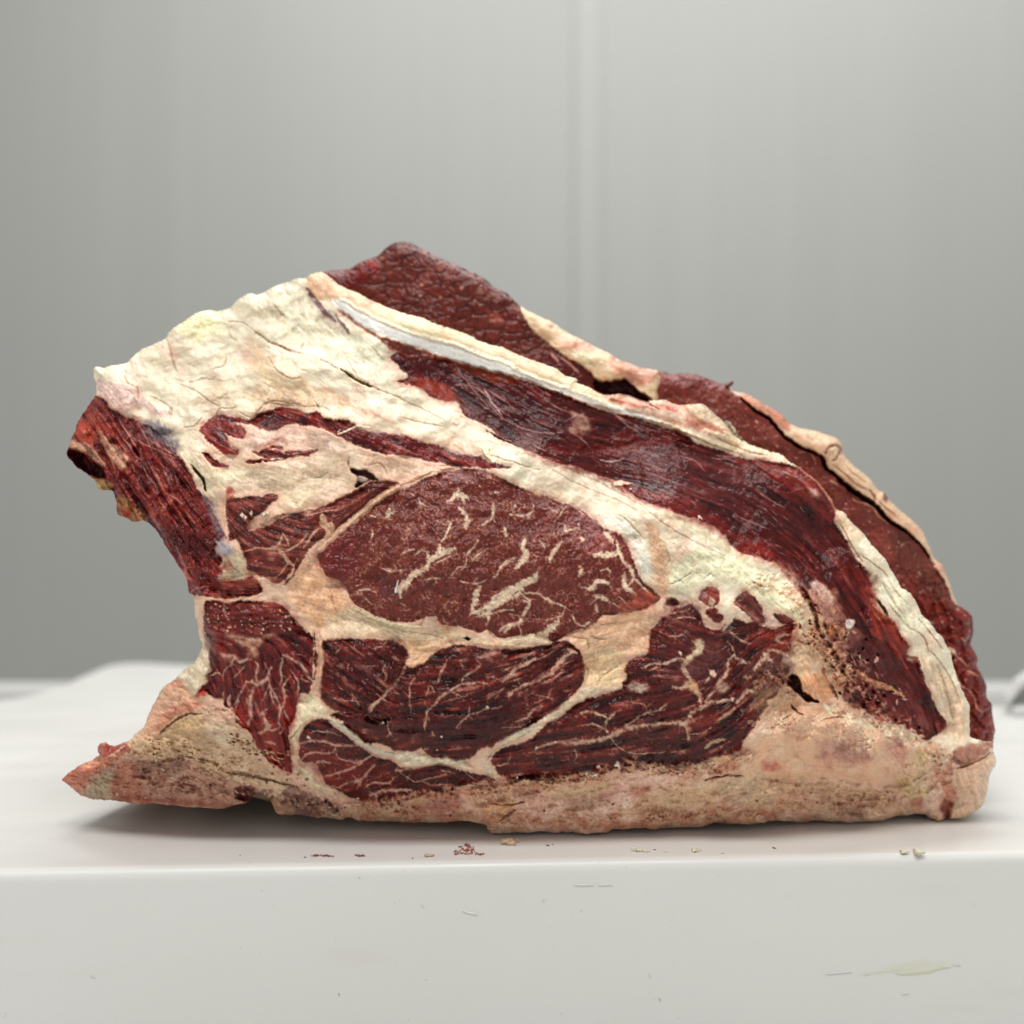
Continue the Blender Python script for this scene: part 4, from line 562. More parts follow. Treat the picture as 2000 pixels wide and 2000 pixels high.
# left end: slope of fat and the wedge of sawn bone
F.fill('bone_wedge', "L 400,1136 480,1070 560,1020 690,970 790,935 900,925 960,960 1060,990 1180,970 1300,985 1400,1040 1480,1070 1560,1110 1640,1150 1756,1180 1790,1260 1700,1400 1000,1400 500,1300", m_gran, groove=.8, bulge=1, edge=2.5, base=(190, 140, 120), lt=(224, 188, 162), dk=(146, 92, 80))
F.patch("L 430,1136 500,1060 640,1010 780,950 840,960 760,1020 640,1100 600,1160 560,1240 470,1180", (192, 108, 83), 7, .85, h=3); F.patch("L 560,1030 700,980 830,940 800,970 660,1040 580,1060", (222, 156, 125), 5, .8)
F.patch("L 570,1250 620,1160 700,1090 780,1050 790,1130 760,1200 740,1270", (172, 150, 120), 6, .9); F.patch("L 800,1050 930,1030 960,1200 1000,1290 780,1270", (178, 111, 86), 9, .8); F.patch("L 940,1010 1150,980 1300,990 1250,1060 1100,1120 960,1060", (114, 78, 64), 12, .6)
F.patch("L 800,1270 1100,1290 1300,1310 1600,1310 1500,1290 1200,1270 900,1240", (147, 69, 55), 5, .7); F.patch("L 850,950 900,930 950,960 900,1000", (180, 148, 136), 5, .7)
F.patch("L 1330,1080 1600,1180 1640,1260 1580,1310 1450,1320 1380,1200", (177, 130, 103), 10, .5)
F.patch("L 670,920 700,880 740,880 770,900 850,890 930,870 925,930 800,940 740,970 690,975", (166, 69, 55), 4, .95, h=3); F.stroke("L 740,985 800,940 860,900", 2.6, (225, 172, 147), 3)
F.patch("L 1640,1180 1720,1190 1756,1230 1740,1290 1640,1270 1610,1220", (70, 10, 10), 4, .95, h=-18)
F.fill('rib_slope', "L 900,920 930,850 1000,760 1040,650 1100,540 1210,450 1290,500 1340,560 1400,600 1500,640 1600,670 b 500,880 620,1000 760,1100 900,1200 1000,1380 1150,1560 1300,1700 1420,1800 L 1830,1290 1756,1190 1640,1150 1480,1080 1400,1045 1300,990 1180,985 1060,990 960,960", m_gran, groove=.5, bulge=1, edge=4, base=(214, 178, 147), lt=(231, 201, 169), dk=(186, 147, 116), rough=.55)
F.patch("L 960,830 1000,740 1050,640 1110,530 1200,450 1330,560 1400,640 1250,680 1130,760 1050,860 980,880", (222, 170, 141), 8, .9); F.patch("L 1130,680 1320,600 1380,640 1200,700 1100,790 1060,780", (202, 125, 98), 6, .7)
F.patch("L 1200,430 1340,330 1400,240 1430,260 1430,400 1380,500 1330,560 1280,480", (234, 217, 186), 6, .9, h=3); F.patch("L 1330,640 1500,640 1610,690 1650,760 1540,720 1400,670", (225, 178, 152), 5, .85)
F.patch("L 1120,800 1280,700 1400,720 1350,900 1150,940 1090,880", (197, 162, 117), 12, .7); F.patch("L 1420,740 1560,760 1600,880 1450,860", (205, 183, 158), 9, .7); F.patch("L 1200,900 1420,800 1450,960 1300,990", (158, 126, 98), 12, .5)
F.patch("L 940,930 1000,900 1130,880 1150,950 1060,990 960,970", (209, 178, 141), 7, .8, h=4); F.patch("L 1150,460 1240,440 1260,480 1180,500", (209, 141, 117), 5, .7)
F.stroke("L 1380,680 1300,680 1220,720 1150,770 1100,820", 2.4, (142, 91, 67), -5, .8); F.stroke("L 1460,640 1560,650 1640,720", 3, (230, 187, 162), 3, .8)
F.stroke("b 0,1450 300,1500 460,1560 600,1650 900,1700 1200,1780 1500,1850", 4, (119, 87, 69), -7, .6); F.stroke("L 900,920 880,880 920,850 930,900", 4, (227, 195, 158), 4)
for k in range(60):
    x = rs.uniform(500, 1300); y = 1180+0.42*(x-500)+rs.gauss(0, 60)
    F.stroke(f"b {x:.0f},{y:.0f} {x+rs.uniform(20,60):.0f},{y+rs.uniform(0,25):.0f}", rs.uniform(1, 2.2), rs.choice([(90, 66, 46), (232, 206, 166), (232, 206, 166)]), rs.choice([-4, 2]), .7)
for k in range(330):                                   # scattered saw dust and tallow grains
    t = rs.random(); x = rs.choice([rs.uniform(620, 1850), rs.uniform(180, 560), rs.uniform(400, 600)]); y = (rs.uniform(1545, 1630) if x > 620 else rs.uniform(1460, 1560))
    if x < 600 and rs.random() < .3: x = rs.uniform(400, 570); y = rs.uniform(1180, 1235)
    r = rs.uniform(1.0, 2.8)
    F.stroke(f"X {x:.1f},{y:.1f} {x+r:.1f},{y+rs.gauss(0,1):.1f} {x+1.4*r:.1f},{y:.1f}", r, rs.choice([(214, 176, 142), (228, 204, 176), (90, 44, 36), (196, 140, 110)]), 3.0, .8)
def crumble(path, n, spread, r0, r1, cols, hh, seed):   # crumbly torn fat: lumps with dark gaps between
    r = random.Random(seed); q = cr(P(path), False, 3.0)
    for k in range(n):
        a = q[r.randrange(len(q))]; x, y = a[0]+r.gauss(0, spread), a[1]+r.gauss(0, spread*.7); rr = r.uniform(r0, r1)
        th = r.uniform(0, 3.14); ex, ey = math.cos(th)*rr, math.sin(th)*rr*.6; F.stroke(f"X {x-ex:.1f},{y-ey:.1f} {x:.1f},{y+r.gauss(0, rr*.3):.1f} {x+ex:.1f},{y+ey:.1f}", rr, r.choice(cols), r.uniform(.3, 1)*hh*.5, .5, .3, .9, 2.0)
        if r.random() < .16: F.stroke(f"X {x-rr:.1f},{y+rr*1.1:.1f} {x+r.gauss(0,rr):.1f},{y+rr*r.uniform(.2,2.4):.1f}", 1.0, (150, 96, 78), -1.5, .4)
CC = [(214, 166, 134), (202, 146, 118), (228, 196, 166), (188, 126, 102), (222, 182, 146)]
crumble("X 700,1575 800,1560 950,1535 1050,1530 1150,1520 1220,1500 1300,1505 1400,1498 1450,1480", 260, 10, 2, 6, CC, 7, 21)
crumble("X 620,1590 800,1590 1000,1600 1200,1590 1400,1590 1600,1570 1720,1575", 330, 13, 2, 7, CC+[(170, 100, 80)], 6, 22)
crumble("X 640,1570 560,1565 480,1545", 90, 8, 1.5, 4, [(110, 60, 52), (84, 40, 38), (206, 170, 142)], 5, 23)
crumble("i 560,560 700,760 820,900 900,1060 930,1200", 120, 8, 2, 5, CC, 6, 24)
crumble("i 850,450 930,700 1000,900 1120,1100 1300,1450 1600,1650", 150, 16, 1.6, 4.5, [(196, 140, 116), (150, 84, 70), (110, 44, 40), (222, 184, 162)], 6, 25)
crumble("I 640,810 820,880 1000,960 1180,1020 1280,1100 1380,1200 1300,1400", 160, 12, 2, 6, [(232, 200, 172), (222, 184, 156), (206, 150, 126), (236, 214, 188)], 6, 26)
crumble("I 150,1300 500,1380 900,1440 1200,1480", 150, 14, 2, 6, [(214, 180, 142), (202, 160, 126), (186, 134, 106)], 5, 27)
crumble("L 920,960 1050,980 1250,960 1400,1030 1560,1090 1700,1150", 120, 8, 1.6, 4.5, [(214, 184, 146), (190, 150, 116), (140, 96, 72)], 5, 28)
crumble("L 950,1100 1100,1150 1300,1180 1500,1230", 170, 14, 1.4, 3.6, [(150, 92, 74), (110, 58, 48), (196, 156, 130)], 4, 29)
crumble("g 1100,200 1400,250 1650,500 1850,800 1800,1200", 130, 12, 2, 5, [(234, 204, 170), (226, 184, 152), (240, 220, 190)], 6, 30)
crumble("g 1350,1250 1200,1500 1500,1450 1650,1700", 110, 12, 1.6, 4.5, [(176, 126, 98), (150, 92, 72), (210, 168, 132), (110, 50, 42)], 4, 31)
crumble("X 720,1580 850,1562 980,1540 1100,1525 1200,1510 1300,1508 1420,1500 1470,1470", 60, 9, 6, 11, CC, 9, 41)
crumble("X 640,1600 850,1592 1000,1612 1100,1600 1400,1600 1650,1590", 60, 10, 6, 13, CC+[(196, 128, 104)], 8, 42)
crumble("X 1500,1400 1600,1420 1700,1450 1800,1500", 50, 22, 6, 13, [(232, 194, 164), (222, 176, 148), (238, 208, 180)], 7, 43)
crumble("i 600,500 760,740 900,980 1000,1200", 40, 10, 5, 9, CC, 9, 44)
crumble("L 950,930 1150,900 1350,960 1550,1050", 50, 16, 5, 10, [(222, 190, 154), (208, 170, 136), (196, 160, 126)], 7, 45)
rc = random.Random(77)
for x, y, s_ in ((1005,990,3),(1170,1499,4),(1146,1514,4),(1162,1516,5),(1206,1495,6),(748,1412,2.4),(668,1410,2.4),(952,1382,2.6),(862,1440,2),(1084,1451,3),(1048,1462,2.4),(1330,1512,3),(1270,1500,2.4),(733,1010,2),(968,962,3),(1232,957,2.4),(1090,1180,1.6),(602,1441,3),(855,1465,2),(1010,1520,2.2),(700,1560,2.4),(1390,1490,3),(620,1200,2.4)):
    F.stroke(f"X {x-s_*.6:.1f},{y:.1f} {x:.1f},{y-s_*.5:.1f} {x+s_*.6:.1f},{y+s_*.2:.1f}", s_*.8, (240, 222, 204), 6, .95, .3, .6, 1.0)
for k in range(150):                                   # pale threads and sinew ends along the shoulder muscle
    t = rc.random(); x = 880+t*720; y = 790+(x-880)*.42+rc.gauss(0, 38)-max(0, x-1400)*.1; a = math.radians(14+t*34+rc.gauss(0, 10)); L = rc.uniform(5, 20)
    F.stroke(f"X {x:.1f},{y:.1f} {x+L*.5*math.cos(a):.1f},{y+L*.5*math.sin(a)+rc.gauss(0,.8):.1f} {x+L*math.cos(a):.1f},{y+L*math.sin(a):.1f}", rc.uniform(.7, 1.2), (170, 128, 124), .8, rc.uniform(.3, .8))
F.h = np.clip(F.h, -60, 34)
# ------------------------------------------------------------------ the two slabs of muscle behind
OUTA = P("C 440,400 495,320 540,308 600,298 650,300 700,290 740,270 800,235 850,215 920,188 960,150 1000,118 1040,98 1090,88 1170,95 1230,125 1300,165 1400,210 1500,255 1600,300 1680,335 1750,380 1800,425 1850,450 1900,478 1932,515 E 230,-30 300,20 400,72 460,95 520,128 580,175 640,208 700,235 780,278 840,310 900,332 960,370 1010,400 1070,420 1150,452 1220,468 1290,475 1310,520 1300,640 1290,800 1100,900 600,800 0,600 C 1200,900 700,700")
A = Layer(OUTA, [(650,540,.056),(780,500,.058),(900,620,.050),(1050,650,.050),(1200,740,.048),(1050,760,.040)], (34, 24), 2, .7)
c, h, ro = m_rib(A, ALL, np.full(A.U.shape, 20.0), base=(118, 44, 35), lt=(138, 62, 48), dk=(88, 22, 18), amt=.06)
f1, f2, cid = worley((A.WU+16*fbm(A.U/26, A.V/26, 3, 601))/34, (A.WV+12*fbm(A.U/26, A.V/26, 3, 602))/23, 611); e = f2-f1
c = c*(1-.25*sm(-e, -.14, 0)[..., None])*(0.94+.12*cid[..., None]); A.col[:] = c; A.h[:] = .5*h+2.2*np.minimum(e, .3)/.3+1.5*fbm(A.U/40, A.V/40, 2, 8); A.ro[:] = ro
A.lab[:] = A.part('top_muscle')
A.patch("C 495,320 850,215 900,300 760,420 620,380", (112, 18, 20), 12, .6); A.patch("C 840,230 910,250 920,310 870,280", (160, 36, 32), 5, .7)
for x, y, r in ((1120, 155, 9), (1010, 180, 7), (1250, 420, 8), (1420, 430, 7), (1240, 495, 10), (1550, 440, 8), (1390, 510, 11), (1300, 365, 5), (1690, 570, 7), (1650, 540, 8), (950, 210, 6), (1640, 650, 5), (1270, 170, 7), (1600, 830, 5), (1490, 345, 5), (1200, 245, 6), (1350, 240, 5)):
    A.patch(f"C {x-r*1.8},{y} {x},{y-r*1.4} {x+r*2},{y-r*.4} {x},{y+r*1.4}", (212, 150, 132), 2, .8, h=1.5)
A.patch("E 30,60 90,60 140,110 110,140 60,130 20,100", (176, 92, 80), 6, .7)
A.patch("E 430,350 700,420 830,560 700,600 500,520", (78, 20, 20), 10, .6)
for a in ("E 480,340 530,400 540,430", "E 560,380 640,440 700,500"): A.stroke(a, 2.5, (186, 130, 116), 1)
A.fill('upper_fat_strip', "E 225,-40 250,0 272,60 300,110 340,170 380,205 430,240 500,300 560,345 640,395 720,440 780,490 830,545 860,575 900,560 960,562 1010,545 1040,525 1080,560 1130,600 1160,650 1230,690 1300,700 1340,560 1340,440 1200,440 1000,360 700,200 400,30 240,-60", m_fat, groove=3, bulge=5, off=6, c1=(236, 206, 170), c2=(222, 160, 132), c3=(242, 224, 192), crack=.2)
A.patch("E 540,220 700,250 800,300 760,360 640,330 560,290", (224, 158, 130), 7, .8); A.patch("E 470,130 500,140 495,155 470,150", (200, 90, 76), 3, .9); A.patch("E 640,330 780,350 810,420 760,440 680,390", (242, 226, 186), 5, .9)
A.patch("E 1020,410 1100,430 1280,480 1240,560 1130,600 1060,540", (224, 160, 140), 7, .8); A.patch("E 940,360 1030,410 1020,500 960,480", (210, 124, 100), 7, .7); A.patch("E 970,370 1010,390 990,410", (246, 232, 214), 2, .9)
A.patch("E 820,560 900,565 1010,545 1080,570 1150,640 1240,690 1240,720 1050,660 900,650 830,610", (52, 8, 8), 4, .95, h=-24)
A.h = np.clip(A.h, -40, 16)
OUTB = P("E 1190,600 1200,545 1225,515 1260,495 1310,483 1360,490 1400,503 1480,498 1550,500 1600,508 1650,528 1700,550 1770,575 1820,568 1865,560 1862,585 1830,605 1860,628 1932,650 H 140,252 190,258 230,270 280,300 330,328 390,365 450,400 500,435 540,480 590,510 640,530 720,545 780,560 840,578 900,600 935,630 952,680 955,725 1000,775 1050,820 1110,870 1160,915 1190,960 1225,1000 1270,1020 1295,1060 1340,1110 1385,1150 1450,1200 1510,1255 1550,1300 1585,1370 1612,1440 1640,1510 1700,1560 1720,1610 1755,1690 1780,1760 1800,1820 1820,1860 1870,1895 1910,1932 "
 "I 1500,120 1545,155 1570,185 1580,230 1582,300 1565,370 1580,410 1612,470 1608,530 1640,590 1675,670 1678,740 1712,795 1712,850 1725,910 1738,975 1722,1010 1722,1050 1700,1110 1650,1150 1500,1100 1450,1000 1300,700 1100,400 900,100 H 1100,1500 700,1100 300,850 E 1500,1000 1200,800")
Bk = Layer(OUTB, [(1280,760,.052),(1450,850,.048),(1600,950,.052),(1750,1100,.054),(1850,1250,.052),(1890,1400,.046),(1880,1440,.042)], (34, 30), 4, .8)
c, h, ro = m_rib(Bk, ALL, np.full(Bk.U.shape, 20.0), base=(136, 58, 48), lt=(156, 80, 65), dk=(106, 34, 30), amt=.05)
Bk.col[:] = c; Bk.h[:] = h*.9+1.4*fbm(Bk.U/9, Bk.V/9, 3, 5); Bk.ro[:] = ro; Bk.lab[:] = Bk.part('flank_muscle')
f1, f2, cid = worley((Bk.WU+9*fbm(Bk.U/25, Bk.V/25, 3, 601))/26, (Bk.WV+9*fbm(Bk.U/25, Bk.V/25, 3, 602))/30, 617); e = f2-f1
lo = sm(Bk.V, 1060, 1200); Bk.h += lo*(7*np.minimum(e, .4)/.4+4*fbm(Bk.U/22, Bk.V/22, 4, 31)); Bk.col *= (1-lo*.35*sm(-e, -.16, 0))[..., None]
Bk.mixc(ALL, lo*.75, vmix((106, 26, 24), (150, 62, 52), sm(fbm(Bk.U/26, Bk.V/30, 4, 71), -.4, .7)))
Bk.patch("H 1250,1250 1420,1300 1600,1500 1760,1800 1600,1800 1450,1600 1300,1450", (102, 56, 44), 16, .6); Bk.patch("H 1150,1350 1300,1260 1330,1400 1300,1560 1180,1430", (158, 76, 64), 12, .6)
for a in ("H 610,710 680,700 730,740 745,800", "H 1030,1060 1060,1085 1130,1100 1190,1130 1220,1190 1300,1250", "H 850,930 900,945 920,960", "I 1420,410 1480,470 1530,520 1560,560", "I 1540,560 1620,600", "I 1450,560 1500,660 1560,700 1590,760", "I 1590,740 1610,820 1650,850"):
    Bk.stroke(a, 2.2, (200, 146, 124), 1.8, .85)
for k in range(70):
    x = rs.uniform(1440, 1900); y = 760+(x-1440)*1.15+rs.gauss(0, 45); r = rs.uniform(1, 2.6)
    Bk.stroke(f"X {x:.1f},{y:.1f} {x+r:.1f},{y+r:.1f} {x+1.4*r:.1f},{y+2*r:.1f}", r, (222, 170, 150), 1.2, .8)
Bk.patch("I 1400,400 1450,410 1470,450 1430,450", (228, 196, 170), 2, .9, h=3)
Bk.fill('membrane_edge', "H 100,235 190,300 240,350 290,385 340,412 400,452 440,500 480,550 520,592 580,628 640,665 710,690 780,722 815,745 815,790 840,830 900,875 950,912 1010,970 1080,1022 1130,1060 1200,1105 1240,1150 1290,1205 1350,1245 1425,1290 1480,1345 1530,1400 1570,1450 1605,1495 1640,1560 1665,1605 1705,1665 1745,1740 1800,1855 1900,1860 1700,1500 1500,1150 1000,650 500,380 150,220", m_fat, groove=3, bulge=5, off=8, c1=(232, 196, 162), c2=(214, 142, 116), c3=(242, 220, 190), crack=.1, rough=.5)
Bk.patch("H 180,260 480,400 560,500 520,540 400,440 250,340", (206, 128, 102), 5, .85)
for a, w_ in (("H 190,305 240,352 290,392 400,460 480,558 525,602 640,675 780,732", 3.2), ("H 785,735 805,770 815,820 900,888 1000,980 1080,1035 1200,1115 1290,1215 1420,1300", 5), ("H 1420,1300 1530,1400 1600,1500", 1.5)):
    Bk.stroke(a, w_, (58, 14, 12), -20, .92, taper=.5)
Bk.stroke("H 820,720 850,670 900,655 935,690 900,760 870,770", 3, (150, 96, 70), -6, .8); Bk.stroke("H 860,700 900,680 890,740", 3, (236, 214, 182), 4); Bk.stroke("H 1150,990 1190,1040 1200,1080", 3, (170, 110, 76), -4); Bk.patch("H 1250,1000 1290,1040 1280,1090 1250,1050", (150, 80, 70), 3, .9)
for a in ("H 870,800 950,860 1050,950 1150,1000", "H 960,790 1030,870 1130,940", "H 1220,1080 1300,1150 1350,1190"): Bk.stroke(a, 2, (160, 108, 78), -3, .5)
Bk.h = np.clip(Bk.h, -40, 18)
# ------------------------------------------------------------------ materials
def mat(name, color=(.8, .8, .8), rough=.5):
    m = bpy.data.materials.new(name); m.use_nodes = True; nt = m.node_tree; b = nt.nodes['Principled BSDF']
    b.inputs['Base Color'].default_value = (*color, 1); b.inputs['Roughness'].default_value = rough
    return m, nt, b
def flesh(name, rmul=1.0, sss=.06, coat=0.0, nstr=.35, nscale=900, spec=.35):
    m, nt, b = mat(name); N_ = nt.nodes.new; L = nt.links.new
    a = N_('ShaderNodeAttribute'); a.attribute_name = 'tint'; r = N_('ShaderNodeAttribute'); r.attribute_name = 'sheen'
    tc = N_('ShaderNodeTexCoord'); n = N_('ShaderNodeTexNoise'); n.inputs['Scale'].default_value = nscale; n.inputs['Detail'].default_value = 3
    L(tc.outputs['Object'], n.inputs['Vector'])
    mx = N_('ShaderNodeMix'); mx.data_type = 'RGBA'; mx.blend_type = 'MULTIPLY'; mx.inputs[0].default_value = 1.0
    cr_ = N_('ShaderNodeMapRange'); cr_.inputs['From Min'].default_value = .25; cr_.inputs['From Max'].default_value = .75; cr_.inputs['To Min'].default_value = .86; cr_.inputs['To Max'].default_value = 1.12
    L(n.outputs['Fac'], cr_.inputs['Value']); L(a.outputs['Color'], mx.inputs[6]); L(cr_.outputs[0], mx.inputs[7]); L(mx.outputs[2], b.inputs['Base Color'])
    mm = N_('ShaderNodeMath'); mm.operation = 'MULTIPLY'; mm.inputs[1].default_value = rmul; L(r.outputs['Fac'], mm.inputs[0]); L(mm.outputs[0], b.inputs['Roughness'])
    bp = N_('ShaderNodeBump'); bp.inputs['Strength'].default_value = nstr; bp.inputs['Distance'].default_value = .0006; L(n.outputs['Fac'], bp.inputs['Height']); L(bp.outputs[0], b.inputs['Normal'])
    b.inputs['Subsurface Weight'].default_value = sss; b.inputs['Subsurface Radius'].default_value = (1.0, .5, .3); b.inputs['Subsurface Scale'].default_value = .0026
    b.inputs['Specular IOR Level'].default_value = spec; b.inputs['Coat Weight'].default_value = coat; b.inputs['Coat Roughness'].default_value = .13; bq = N_('ShaderNodeBump'); bq.inputs['Strength'].default_value = .5; bq.inputs['Distance'].default_value = .0007; L(n.outputs['Fac'], bq.inputs['Height']); L(bq.outputs[0], b.inputs['Coat Normal'])
    return m
M_FAT = flesh('tallow', .85, .45, .16, .10, 900, .45); M_MUS = flesh('raw_muscle', .66, .12, .07, .35, 900, .2); M_RIND = flesh('rind', 1.05, .05, .05, .5); M_BONE = flesh('cartilage', .8, .12, .4, .1)

# ------------------------------------------------------------------ from painted grid to solid parts
GAIN = 1.0
def link_mesh(name, verts, faces_flat, nper, colr, rough, m, parent, normals=None):
    me = bpy.data.meshes.new(name); nv = len(verts); nf = len(faces_flat)//nper
    me.vertices.add(nv); me.vertices.foreach_set('co', verts.astype(np.float32).ravel())
    me.loops.add(nf*nper); me.loops.foreach_set('vertex_index', faces_flat.astype(np.int32))
    me.polygons.add(nf); me.polygons.foreach_set('loop_start', np.arange(0, nf*nper, nper, dtype=np.int32)); me.polygons.foreach_set('loop_total', np.full(nf, nper, np.int32))
    me.polygons.foreach_set('use_smooth', np.ones(nf, bool)); me.update(calc_edges=True)
    at = me.color_attributes.new('tint', 'FLOAT_COLOR', 'POINT'); cc = np.ones((nv, 4), np.float32); cc[:, :3] = colr; at.data.foreach_set('color', cc.ravel())
    ra = me.attributes.new('sheen', 'FLOAT', 'POINT'); ra.data.foreach_set('value', rough.astype(np.float32))
    me.materials.append(m)
    if normals is not None: me.normals_split_custom_set_from_vertices(normals.tolist())
    o = bpy.data.objects.new(name, me); COL.objects.link(o); o.parent = parent
    return o
def solidify(s, root, mats, body, center, thick, alt):
    inside = s.od > 0; H, W = inside.shape
    fm = inside[:-1, :-1] & inside[1:, :-1] & inside[:-1, 1:] & inside[1:, 1:]
    U = s.U.astype(np.float64).copy(); V = s.V.astype(np.float64).copy()
    use = np.zeros((H, W), bool); use[:-1, :-1] |= fm; use[1:, :-1] |= fm; use[:-1, 1:] |= fm; use[1:, 1:] |= fm
    full = np.ones((H, W), bool)
    p = np.pad(fm, 1); full = p[:-1, :-1] & p[1:, :-1] & p[:-1, 1:] & p[1:, 1:]
    rim = use & ~full
    gy, gx = np.gradient(blur(s.od, 2), STEP); gl = np.hypot(gx, gy)+1e-6
    k = np.clip(s.od, 0, 3)*rim; U -= k*gx/gl; V -= k*gy/gl
    fade = sm(s.od, 0, 7)
    Y = s.dep-0.00025*1.35*s.h*(.35+.65*fade)
    X, Y, Z = P3(U, V, Y)
    Z = np.maximum(Z, .0012)
    pos = np.stack([X, Y, Z], -1)
    # normals of the whole grid, so that neighbouring parts shade as one surface
    du = np.empty_like(pos); dv = np.empty_like(pos)
    du[:, 1:-1] = pos[:, 2:]-pos[:, :-2]; du[:, 0] = pos[:, 1]-pos[:, 0]; du[:, -1] = pos[:, -1]-pos[:, -2]
    dv[1:-1] = pos[2:]-pos[:-2]; dv[0] = pos[1]-pos[0]; dv[-1] = pos[-1]-pos[-2]
    nrm = np.cross(du, dv); nrm /= np.linalg.norm(nrm, axis=-1, keepdims=True)+1e-12
    if nrm[H//2, W//2, 1] > 0: nrm = -nrm
    colr = lin(np.clip(s.col, 3, 250))*GAIN
    rough = np.clip(s.ro, .22, .8)
    ii, jj = np.nonzero(fm)
    lab = s.lab[ii, jj]; idx = np.arange(H*W).reshape(H, W)
    quads = np.stack([idx[ii, jj], idx[ii+1, jj], idx[ii+1, jj+1], idx[ii, jj+1]], -1)
    for L, name in enumerate(s.names):
        q = quads[lab == L]
        if len(q) < 12: continue
        vs, inv = np.unique(q.ravel(), return_inverse=True)
        link_mesh(name, pos.reshape(-1, 3)[vs], inv.ravel(), 4, colr.reshape(-1, 3)[vs], rough.ravel()[vs], mats.get(name, M_MUS), root, nrm.reshape(-1, 3)[vs])
    # the rest of the body: rings from the rim back
    E = []
    a = fm; pa = np.pad(fm, 1)
    up = fm & ~pa[:-2, 1:-1]; dn = fm & ~pa[2:, 1:-1]; lf = fm & ~pa[1:-1, :-2]; rt = fm & ~pa[1:-1, 2:]
    for mk, (a0, b0) in ((up, ((0, 1), (0, 0))), (dn, ((1, 0), (1, 1))), (lf, ((0, 0), (1, 0))), (rt, ((1, 1), (0, 1)))):
        i, j = np.nonzero(mk); E.append(np.stack([idx[i+a0[0], j+a0[1]], idx[i+b0[0], j+b0[1]]], -1))
    E = np.concatenate(E); vs, inv = np.unique(E.ravel(), return_inverse=True); E = inv.reshape(-1, 2)
    gxb, gyb = blur(gx, 3), blur(gy, 3)
    gxs = blur(gx, 12).ravel()[vs]; gys = blur(gy, 12).ravel()[vs]; gn_ = np.hypot(gxs, gys)+1e-6; nu, nv = -gxs/gn_, -gys/gn_
    p0 = pos.reshape(-1, 3)[vs]; u0 = U.ravel()[vs]; v0 = V.ravel()[vs]; c0 = colr.reshape(-1, 3)[vs]; n = len(vs)
    Tt = np.array([0, .0015, .004, .008, .013, .019, .026, .034, .043, .053, .064, .076, .09, .105, .12, .136, .152, .167, .18, .191, .2, .205])*thick/.2
    Ss = np.array([1, .999, .996, .992, .987, .981, .975, .968, .96, .952, .944, .935, .925, .91, .89, .86, .82, .75, .64, .46, .22, 0.0])
    rings = []; cols = []; mg = 0.0; x, z = p0[:, 0].copy(), p0[:, 2].copy()
    bottom = (nv > .2) & (v0 > 1480)
    deg = np.bincount(E.ravel(), minlength=n)[:, None].astype(float); ps = p0.copy(); cs_ = c0.copy()
    def relax(a, k):
        for _ in range(k):
            s2 = np.stack([np.bincount(E[:, 0], a[E[:, 1], j], n)+np.bincount(E[:, 1], a[E[:, 0], j], n) for j in range(a.shape[1])], -1); a = .5*a+.5*s2/deg
        return a
    for q, (T, sc) in enumerate(zip(Tt, Ss)):
        if q > 2: ps = relax(ps, min(6+4*(q-3), 26)); cs_ = relax(cs_, 12)
        Yq = ps[:, 1]+T; x = center[0]+(ps[:, 0]-center[0])*sc; z = center[1]+(ps[:, 2]-center[1])*sc
        if q:
            z = np.where(bottom, z*(1-sm(T, .003, .032)*min(1, sc*1.2)), z)
            D = D0+Yq; u = 1000+x/D*FPX; v = 1000-(z-CH)/D*FPX
            mgn = min(2+T*450, 22)+np.abs(gn(ps[:, 0]*42+ps[:, 2]*35, Yq*42+ps[:, 2]*20, 700))*34*min(1, T*40)+np.abs(gn(ps[:, 0]*120-ps[:, 2]*110, Yq*120, 701))*8*min(1, T*60)
            for _ in range(14):                          # keep the trailing body inside the outline of the cut face
                jx = np.clip(((u-s.u0)/STEP).astype(int), 0, W-1); iy = np.clip(((v-s.v0)/STEP).astype(int), 0, H-1)
                need = np.clip(mgn-s.od[iy, jx], 0, 8); a_, b_ = gxb[iy, jx], gyb[iy, jx]; far = np.hypot(a_, b_) < .15
                cu, cv = 1000+center[0]/D0*FPX-u, 1000-(center[1]-CH)/D0*FPX-v; cl = np.hypot(cu, cv)+1e-6
                a_ = np.where(far, cu/cl, a_); b_ = np.where(far, cv/cl, b_)
                u = u+need*a_; v = v+need*b_
            x = (u-1000)/FPX*D; z = CH-(v-1000)/FPX*D; z = np.maximum(z, .0015)
            if q >= 3:
                k_ = min(1, (q-2)/3); bl = sm(gn(ps[:, 0]*40-ps[:, 2]*30, Yq*26+ps[:, 2]*14, 703)+.35*gn(ps[:, 0]*120+ps[:, 2]*90, Yq*110, 704), -.25, .35)[:, None]
                cc = cs_*(1-k_)+k_*(np.asarray(body)*bl+np.asarray(alt)*(1-bl))
            else: cc = c0
        else: cc = c0
        vn = .85+.4*gn(p0[:, 0]*70+q*.5, p0[:, 2]*70-q*.3, 710) if q >= 2 else 1.0
        rings.append(np.stack([x, Yq, z], -1)); cols.append(np.clip(cc*(np.asarray(vn)[..., None] if q >= 2 else 1), 0.01, .9) if q < 3 else np.clip(cc, .01, .9))
    V_ = np.concatenate(rings); C_ = np.concatenate(cols); F_ = []
    for q in range(len(Tt)-1):
        F_.append(np.stack([E[:, 1]+q*n, E[:, 0]+q*n, E[:, 0]+(q+1)*n, E[:, 1]+(q+1)*n], -1))
    link_mesh('body', V_, np.concatenate(F_).ravel(), 4, C_, np.full(len(V_), .5), M_FAT if body[0] > .4 else M_MUS, root)
root = bpy.data.objects.new('beef_cut', None); COL.objects.link(root)
root['label'] = 'large raw bone-in beef cut with marbled rib eye and cream fat on the white board'; root['category'] = 'meat'
